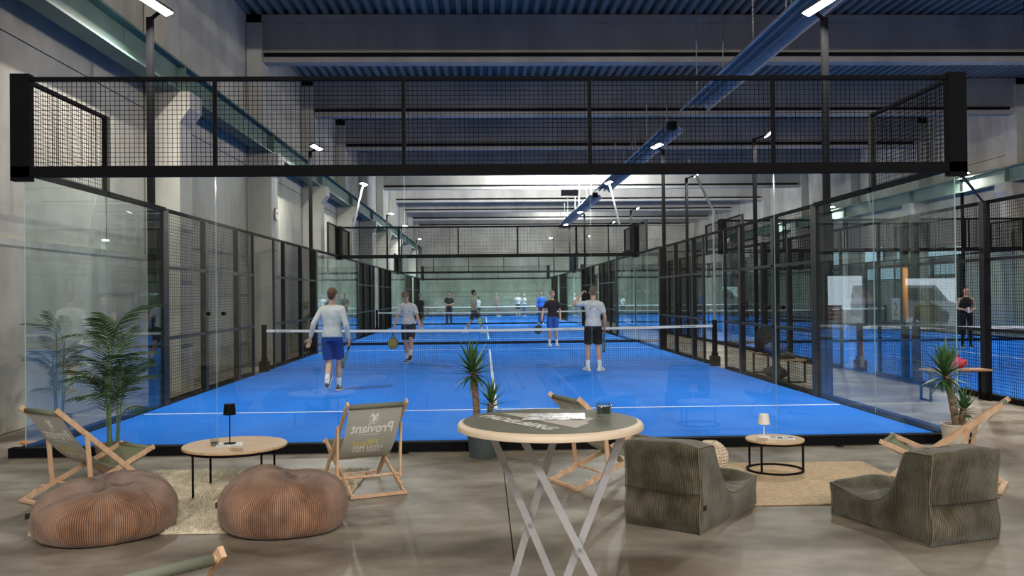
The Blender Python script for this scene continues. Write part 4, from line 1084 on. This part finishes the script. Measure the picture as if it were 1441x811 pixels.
        a0 = wr+d*.03+ac*.03; p1 = a0+(ac*.75+d*.65+pn*.25).normalized()*.04; hnd.cap(a0, .012, p1, .0105, 7); hnd.cap(p1, .0105, p1+(d*.8+ac*.3+pn*.45).normalized()*.032, .009, 7)
    import bmesh
    bm = bmesh.new(); bm.from_mesh(body); hm = hnd.mesh('h', M['skin'], True); bm.from_mesh(hm); bm.to_mesh(body); bm.free(); bpy.data.meshes.remove(hm)
    to_obj('body', body, sk, t)
    # eyes, brows, mouth
    for s in (-1, 1):
        q = MB(); q.ell(hv(s*.031, .083, .012), (.011, .008, .0065), HR, 8, 6); q.build('eye', M['eye'], t, True)
        q = MB(); q.cap(hv(s*.018, .092, .032), .004, hv(s*.046, .082, .033), .003, 6); q.build('eyebrow', cloth(hair), t, True)
    q = MB(); q.cap(hv(-.02, .087, -.05), .005, hv(.02, .087, -.05), .005, 6); q.build('mouth', M['lip'], t, True)
    # hair
    h = MB(); h.ell(hv(0, -.022, .040), (.084, .094, .092), HR, 18, 12); h.ell(hv(0, -.055, -.01), (.066, .052, .07), HR, 14, 10)
    if hairstyle == 'fringe': h.ell(hv(.0, .045, .085), (.066, .048, .032), HR, 12, 8); h.ell(hv(.03, .06, .06), (.04, .03, .03), HR, 10, 8)
    if hairstyle == 'curly':
        rr_ = random.Random(3)
        for _ in range(26):
            a = rr_.uniform(0, 2*PI); e = rr_.uniform(.15, 1.5); h.ell(hv(.082*math.cos(a)*math.cos(e), -.015+.09*math.sin(a)*math.cos(e), .04+.09*math.sin(e)), (.024, .024, .022), HR, 8, 6)
    if hairstyle == 'long': h.cap(hv(0, -.06, .0), .07, hv(0, -.085, -.16), .05, 12); h.ell(hv(0, -.07, -.08), (.08, .045, .12), HR, 12, 10)
    if hairstyle == 'bun': h.ell(hv(0, -.11, .06), (.035, .035, .035), HR, 10, 8)
    to_obj('hair', remesh(h, vox*.8, 2), cloth(hair), t)
    # shirt
    s_ = MB(); torso(s_, .017, 1)
    hem = J['pel']+Vector((0, 0, -.015)); wv = J['wst']
    s_.rings([[c+hx_*((rx)*math.cos(x))+Vector((0, 1, 0))*(ry*math.sin(x)) for x in [2*PI*k/20 for k in range(20)]] for c, rx, ry in ((hem, .178, .13), (J['pel'].lerp(wv, .5), .168, .125), (wv, .152*w_, .114))])
    for S in 'LR':
        sh, el, wr = J['sh'+S], J['el'+S], J['wr'+S]
        if sleeve != 'none':
            s_.cap(J['nck'].lerp(sh, .3)+Vector((0, 0, -.02)), .06*w_, sh+Vector((0, 0, -.004)), .062*w_, 12)
        if sleeve == 'short':
            e = sh.lerp(el, .72); d, a, c = s_.frame(sh, e); s_.rings([[p+a*(r*math.cos(x))+c*(r*math.sin(x)) for x in [2*PI*k/14 for k in range(14)]] for p, r in ((sh, .062*w_), (e, .060*w_))])
        if sleeve == 'long':
            s_.cap(sh, .060*w_, el, .050*w_, 12); e = el.lerp(wr, .93); d, a, c = s_.frame(el, e)
            s_.rings([[p+a*(r*math.cos(x))+c*(r*math.sin(x)) for x in [2*PI*k/14 for k in range(14)]] for p, r in ((el, .051*w_), (e, .036*w_))])
    sm = remesh(s_, vox, 7)
    so = to_obj('shirt', sm, cloth(shirt), t)
    # shorts or trousers
    p_ = MB(); pt = J['pel']
    p_.rings([[c+hx_*(rx*math.cos(x))+Vector((0, 1, 0))*(ry*math.sin(x)) for x in [2*PI*k/20 for k in range(20)]] for c, rx, ry in ((pt+Vector((0, 0, -.09)), .155, .115), (pt+Vector((0, 0, -.02)), .17, .124), (pt+Vector((0, 0, .05)), .155, .118))])
    for S in 'LR':
        hi, kn, an = J['hip'+S], J['kn'+S], J['an'+S]
        if legs == 'shorts':
            e = hi.lerp(kn, .86); d, a, c = p_.frame(hi, e)
            p_.rings([[p+a*(r*math.cos(x))+c*(r*math.sin(x)) for x in [2*PI*k/16 for k in range(16)]] for p, r in ((hi+Vector((0, 0, .0)), .10), (hi.lerp(e, .5), .098), (e, .090))])
        elif legs == 'tight':
            p_.cap(hi, .088, kn, .058, 12); m_ = kn.lerp(an, .38); p_.cap(kn, .056, m_, .062, 12); p_.cap(m_, .062, kn.lerp(an, .95), .04, 12)
        else:
            p_.cap(hi, .095, kn, .074, 12); p_.cap(kn, .074, kn.lerp(an, .97), .058, 12)
    to_obj('shorts' if legs == 'shorts' else 'trousers', remesh(p_, vox, 3), cloth(bottom), t)
    # socks and shoes
    for S, (fy, fp) in (('L', footL), ('R', footR)):
        an, kn = J['an'+S], J['kn'+S]
        if legs == 'shorts':
            q = MB(); q.cap(an+Vector((0, 0, -.02)), .042, an.lerp(kn, .30), .047, 12); q.build('sock', cloth(socks), t, True)
        FRm = Matrix.Rotation(fy, 3, 'Z') @ Matrix.Rotation(-fp, 3, 'X'); rg = []
        for (y, w2, hh) in ((-.085, .018, .05), (-.075, .032, .085), (-.03, .038, .10), (.02, .040, .095), (.07, .045, .070), (.12, .050, .055), (.165, .045, .045), (.19, .024, .03)):
            ring = [(w2*math.cos(a), y, .012+hh*math.sin(a)) for a in [PI*k/8 for k in range(9)]]
            rg.append([an+FRm @ (Vector(v)+Vector((0, .0, -.085))) for v in ring])
        q = MB(); q.rings(rg); sh_ = q.build('shoe', cloth(shoes), t, True)
        q = MB(); rg2 = []
        for (y, w2) in ((-.092, .022), (-.07, .04), (0, .042), (.07, .049), (.13, .055), (.17, .048), (.197, .022)):
            rg2.append([an+FRm @ Vector((x, y, z-.085)) for x, z in ((w2, 0), (w2, .02), (-w2, .02), (-w2, 0))])
        q.rings(rg2); q.build('sole', cloth((.75, .75, .73)), sh_)
    return t, J
def decal(t, x, z, r, back, col, rz_=None):
    from mathutils.bvhtree import BVHTree
    so = [c for c in t.children if c.name.startswith('shirt')][0]; me = so.data
    bv = BVHTree.FromPolygons([v.co for v in me.vertices], [p.vertices for p in me.polygons])
    h = bv.ray_cast(Vector((x, -1 if back else 1, z)), Vector((0, 1 if back else -1, 0)))
    if h[0] is None: return
    q = MB(); q.ell(h[0], (r, .004, rz_ or r), None, 12, 8); q.build('shirt_print', cloth(col), so, True)
def racket(loc, d, n, col, label, parent_scale=1.0):
    """padel racket: grip at loc, pointing along d, face normal n"""
    t = thing('padel_racket', label, 'racket', loc)
    d = Vector(d).normalized(); n = Vector(n); n = (n-d*n.dot(d)).normalized(); a = d.cross(n).normalized()
    t.rotation_euler = Matrix((a, n, d)).transposed().to_euler()
    out = []
    for k in range(36):
        x = 2*PI*k/36; rx = .128; rz_ = .145 if math.sin(x) > 0 else .135+.02*abs(math.cos(x)); px = rx*math.cos(x)*(1 if math.sin(x) > -.2 else 1-.18*(-math.sin(x)-.2)); out.append((px, .31+rz_*math.sin(x)))
    f = MB(); f.rings([[(x*.9, -.0192, .31+(z-.31)*.9) for x, z in out], [(x*.9, .0192, .31+(z-.31)*.9) for x, z in out]]); rf_ = f.build('racket_face', cloth(col), t)
    e = MB(); e.rings([[(x*.9, -.015, .31+(z-.31)*.9) for x, z in out], [(x, -.019, z) for x, z in out], [(x, .019, z) for x, z in out], [(x*.9, .015, .31+(z-.31)*.9) for x, z in out]], False, False); e.build('racket_rim', cloth(tuple(c*.35 for c in col)), t)
    q = MB()
    for s in (-1, 1): q.bar((s*.012, 0, .10), (s*.05, 0, .20), .02, .03, (0, 1, 0))
    q.build('throat', cloth(tuple(c*.35 for c in col)), t)
    q = MB(); q.tube([(0, 0, -.05), (0, 0, .11)], .016, 10); q.lathe([(.019, -.06), (.019, -.05)], 12); q.build('grip', M['rubber'], t)
    h = MB()
    for i in range(-3, 4):
        for j in range(-3, 4):
            if i*i+j*j < 10: h.rings([[(i*.026+.006*math.cos(x), yy, .315+j*.026+.006*math.sin(x)) for x in [2*PI*k/8 for k in range(8)]] for yy in (-.0198, .0198)])
    h.build('holes', M['ink'], rf_)
    return t
def world(t, p, H): 
    c, s = math.cos(t.rotation_euler.z), math.sin(t.rotation_euler.z); p = Vector(p)*(H/1.78)
    return Vector((t.location.x+p.x*c-p.y*s, t.location.y+p.x*s+p.y*c, t.location.z+p.z))
def wdir(t, d):
    c, s = math.cos(t.rotation_euler.z), math.sin(t.rotation_euler.z); return Vector((d[0]*c-d[1]*s, d[0]*s+d[1]*c, d[2]))
def held(t, J, S, H, d, n, col, label, hd=None):
    el, wr = J['el'+S], J['wr'+S]; dd = Vector(hd).normalized() if hd else (wr-el).normalized()
    return racket(world(t, wr+dd*.09, H), wdir(t, d), wdir(t, n), col, label)
G = .0245
# 1 player walking away on the left
pose = dict(pel=(0, 0, .93), wst=(0, .01, 1.09), chs=(0, .02, 1.29), nck=(.0, .01, 1.46), head=(.01, .03, 1.64),
            shL=(-.172, .0, 1.39), elL=(-.30, -.06, 1.15), wrL=(-.37, -.02, .90), shR=(.172, .02, 1.39), elR=(.25, .0, 1.12), wrR=(.27, .08, .87),
            hipL=(-.09, 0, .90), knL=(-.06, .02, .48), anL=(-.02, -.24, .19), hipR=(.09, 0, .90), knR=(.09, .12, .50), anR=(.06, .16, .085))
t, J = person('player in white long-sleeved top and blue shorts walking away on the left', (-2.78, 5.75, G), -.12, 1.80, pose, shirt=(.50, .50, .47), sleeve='long', bottom=(.015, .045, .20), hair=(.10, .055, .032),
              footL=(0, -.95), footR=(.1, 0), head_rot=(-.25, .0), shoes=(.08, .09, .09), handL=((-.3, .1, -1), (0, -1, 0)), curlL=.35, curlR=1.0)
held(t, J, 'R', 1.80, (.25, .35, -.9), (.95, .1, .2), (.30, .55, .36), 'green padel racket held by the walking player in blue shorts')
# 2 player beyond the net looking down
pose = dict(pel=(0, -.02, .94), wst=(0, .0, 1.09), chs=(0, .05, 1.28), nck=(.0, .10, 1.44), head=(.0, .19, 1.58),
            shL=(-.172, .07, 1.36), elL=(-.27, .10, 1.10), wrL=(-.36, .20, .86), shR=(.172, .07, 1.36), elR=(.26, .08, 1.10), wrR=(.31, .14, .86),
            hipL=(-.09, -.02, .91), knL=(-.14, .22, .55), anL=(-.20, .42, .20), hipR=(.09, -.02, .91), knR=(.06, .05, .49), anR=(.02, .0, .085))
t, J = person('player in white t-shirt and dark shorts looking down beyond the front net', (-2.02, 12.1, G), PI-.25, 1.80, pose, shirt=(.62, .61, .60), bottom=(.035, .035, .05), hair=(.17, .105, .06), hairstyle='curly',
              head_rot=(0, .65), shoes=(.03, .03, .035), footL=(0, .25), curlR=1.0)
for sx in (-1, 1): decal(t, sx*.08, 1.25, .017, False, (.02, .02, .02))
held(t, J, 'R', 1.80, (.05, .1, -1), (0, 1, 0), (.50, .38, .10), 'yellow padel racket held by the player in white looking down')
# 3 smiling player in black
pose = dict(shL=(-.172, 0, 1.39), elL=(-.25, -.03, 1.13), wrL=(-.235, .08, .90), elR=(.30, -.03, 1.14), wrR=(.36, .06, .91), anL=(-.13, .0, .085), anR=(.11, .02, .085))
t, J = person('smiling player in black t-shirt and blue shorts standing at the rear of the front court', (2.02, 18.3, G), PI+.15, 1.76, pose, shirt=(.018, .012, .02), bottom=(.025, .10, .38), hair=(.27, .19, .11), hairstyle='fringe', curlR=1.0, shoes=(.7, .7, .68))
held(t, J, 'R', 1.76, (.35, .1, -.9), (.1, 1, .1), (.07, .07, .08), 'dark padel racket held low by the smiling player in black')
# 4 player with back to the camera, hand at his head
pose = dict(shL=(-.18, 0, 1.41), elL=(-.40, .08, 1.39), wrL=(-.24, .14, 1.60), shR=(.172, 0, 1.39), elR=(.25, -.01, 1.13), wrR=(.25, .10, .89), knL=(-.11, .02, .5), anL=(-.12, .02, .085), anR=(.13, -.02, .085))
t, J = person('player in white t-shirt and black shorts, back turned, one hand at his head', (2.16, 9.1, G), -.02, 1.80, pose, shirt=(.58, .58, .59), bottom=(.012, .012, .014), hair=(.13, .095, .065),
              handL=((.45, -.1, .6), (.7, .0, -.2)), curlL=.9, footL=(.35, 0), footR=(-.5, 0), shoes=(.72, .72, .70), curlR=1.0)
for sx in (-1, 1): decal(t, sx*.075, 1.30, .017, True, (.02, .02, .02))
for i in range(7): decal(t, -.06+.02*i, 1.345-.0*(i-3)**2, .008, True, (.25, .22, .22), .013)
held(t, J, 'R', 1.80, (.02, .2, -1), (1, .05, 0), (.25, .45, .42), 'teal padel racket held edge-on by the player with his hand at his head')
# 5 woman on the right court
pose = dict(shL=(-.175, 0, 1.41), elL=(-.25, -.03, 1.15), wrL=(-.08, .20, 1.06), shR=(.175, 0, 1.41), elR=(.25, -.03, 1.15), wrR=(.10, .20, 1.10))
t, J = person('woman in black sleeveless top and black leggings standing on the right court', (13.67, 15.2, G), PI-.25, 1.74, pose, shirt=(.015, .015, .016), sleeve='none', legs='tight', bottom=(.012, .012, .014), shoes=(.02, .02, .02), hair=(.03, .018, .012),
              hairstyle='bun', skin='skin', fem=True, curlL=.8, curlR=.8)
w0 = world(t, J['wrR']+Vector((-.08, .12, .0)), 1.74); ph = thing('phone', 'phone held in both hands by the woman in black on the right court', 'phone', w0)
q = MB(); q.bevbox(-.04, .04, -.006, .006, -.08, .08, .004); q.build('phone_case', M['paper'], ph); 
# people on the courts behind
def pp(label, x, y, rz, H, pose, rk=None, z=G, **k):
    t, J = person(label, (x, y, z), rz, H, pose, near=False, **k)
    if rk: held(t, J, rk[0], H, rk[1], rk[2], rk[3], rk[4])
    return t, J
hip_r = dict(elR=(.26, .02, 1.14), wrR=(.30, .12, .92))
pp('player in black t-shirt and shorts behind the player looking down', -2.98, 29.6, -.9, 1.76, hip_r, ('R', (.3, .5, -.6), (.2, .6, .5), (.45, .50, .28), 'yellow-green racket held by the player in black on the middle court'), shirt=(.02, .02, .022), bottom=(.02, .02, .022), hair=(.25, .20, .15), shoes=(.6, .6, .6))
pp('bearded man in black with folded hands standing behind the middle court net', -2.10, 39.2, PI+.1, 1.86, dict(wrL=(.05, .17, 1.06), elL=(-.25, -.01, 1.13), wrR=(-.06, .18, 1.04), elR=(.25, -.01, 1.13)), shirt=(.02, .022, .025), bottom=(.02, .022, .03), legs='long', hair=(.02, .015, .012), skin='skin2', shoes=(.02, .02, .02))
walk = dict(knL=(-.09, .28, .55), anL=(-.10, .36, .10), knR=(.09, -.12, .52), anR=(.10, -.42, .14), wrR=(.24, .14, .90))
pp('man in beige shirt and dark shorts striding across the middle court with a racket', -.59, 27.8, -PI/2+.15, 1.88, walk, ('R', (.1, .1, -1), (1, 0, 0), (.42, .55, .30), 'green racket held by the striding man in beige'), shirt=(.36, .31, .23), bottom=(.02, .025, .03), hair=(.015, .01, .01), skin='skin2', shoes=(.5, .5, .5))
pp('small far player in white top and dark trousers behind the striding man', -.57, 57.6, .5, 1.55, dict(), shirt=(.68, .68, .68), bottom=(.05, .05, .08), legs='long', hair=(.03, .02, .02), fem=True)
pp('far player in dusty pink clothes walking on the last court', .80, 57.4, -1.2, 1.80, dict(knL=(-.09, .2, .53), anL=(-.10, .25, .09), wrR=(.28, .25, .92)), ('R', (.4, .5, -.5), (.3, 0, .9), (.6, .6, .6), 'white racket held by the far player in pink'), shirt=(.42, .22, .24), bottom=(.38, .20, .22), legs='long', hair=(.45, .30, .18), fem=True)
pp('far player in white top and black shorts holding a racket sideways on the last court', 2.5, 58.2, PI, 1.78, dict(wrR=(.30, .25, 1.2), elR=(.26, .02, 1.12)), ('R', (1, .2, .1), (0, .1, 1), (.7, .7, .7), 'white racket held sideways by a far player in white'), shirt=(.68, .68, .68), bottom=(.03, .03, .03), hair=(.5, .4, .25))
pp('far blonde player in white top and blue trousers, rightmost on the last court', 3.0, 58.6, PI-.6, 1.72, dict(wrL=(-.1, .25, 1.3), elL=(-.2, .1, 1.15)), shirt=(.70, .72, .75), bottom=(.10, .15, .32), legs='long', hair=(.6, .5, .32), fem=True)
pp('man in bright blue jacket and dark trousers at the back of the middle court', 3.05, 39.3, PI-.2, 1.84, dict(), shirt=(.03, .12, .48), sleeve='long', legs='long', bottom=(.03, .035, .09), hair=(.05, .03, .02), shoes=(.5, .3, .3), skin='skin2')
pp('seated player in dark top and white shorts far behind on the right-row court', 9.4, 50.0, PI+.4, 1.75, dict(pel=(0, -.1, .55), wst=(0, -.1, .70), chs=(0, -.06, .90), nck=(0, -.03, 1.07), head=(0, .0, 1.24), shL=(-.18, -.03, 1.01), shR=(.18, -.03, 1.01), elL=(-.24, .05, .75), elR=(.24, .05, .75), wrL=(-.14, .25, .60), wrR=(.14, .25, .60),
   hipL=(-.09, -.08, .52), hipR=(.09, -.08, .52), knL=(-.12, .34, .50), knR=(.12, .34, .50), anL=(-.12, .32, .085), anR=(.12, .32, .085)), shirt=(.05, .04, .06), bottom=(.6, .6, .6), hair=(.03, .02, .02), z=G)
bench((9.43, 50.06), .4, 1.2, .34, .40, 'low bench under the seated far player on the right-row court')
pp('player in yellow t-shirt walking right of the camera, reflected in the glass', 8.35, -7.1, .5, 1.70, dict(knL=(-.09, .22, .53), anL=(-.10, .24, .09), anR=(.10, -.25, .11), wrR=(.27, .2, .92)), ('R', (.2, .4, -.8), (1, 0, .1), (.6, .62, .62), 'white racket held by the walking player in the yellow t-shirt'), shirt=(.62, .52, .05), bottom=(.30, .27, .24), hair=(.10, .06, .04), shoes=(.75, .75, .75), z=0)
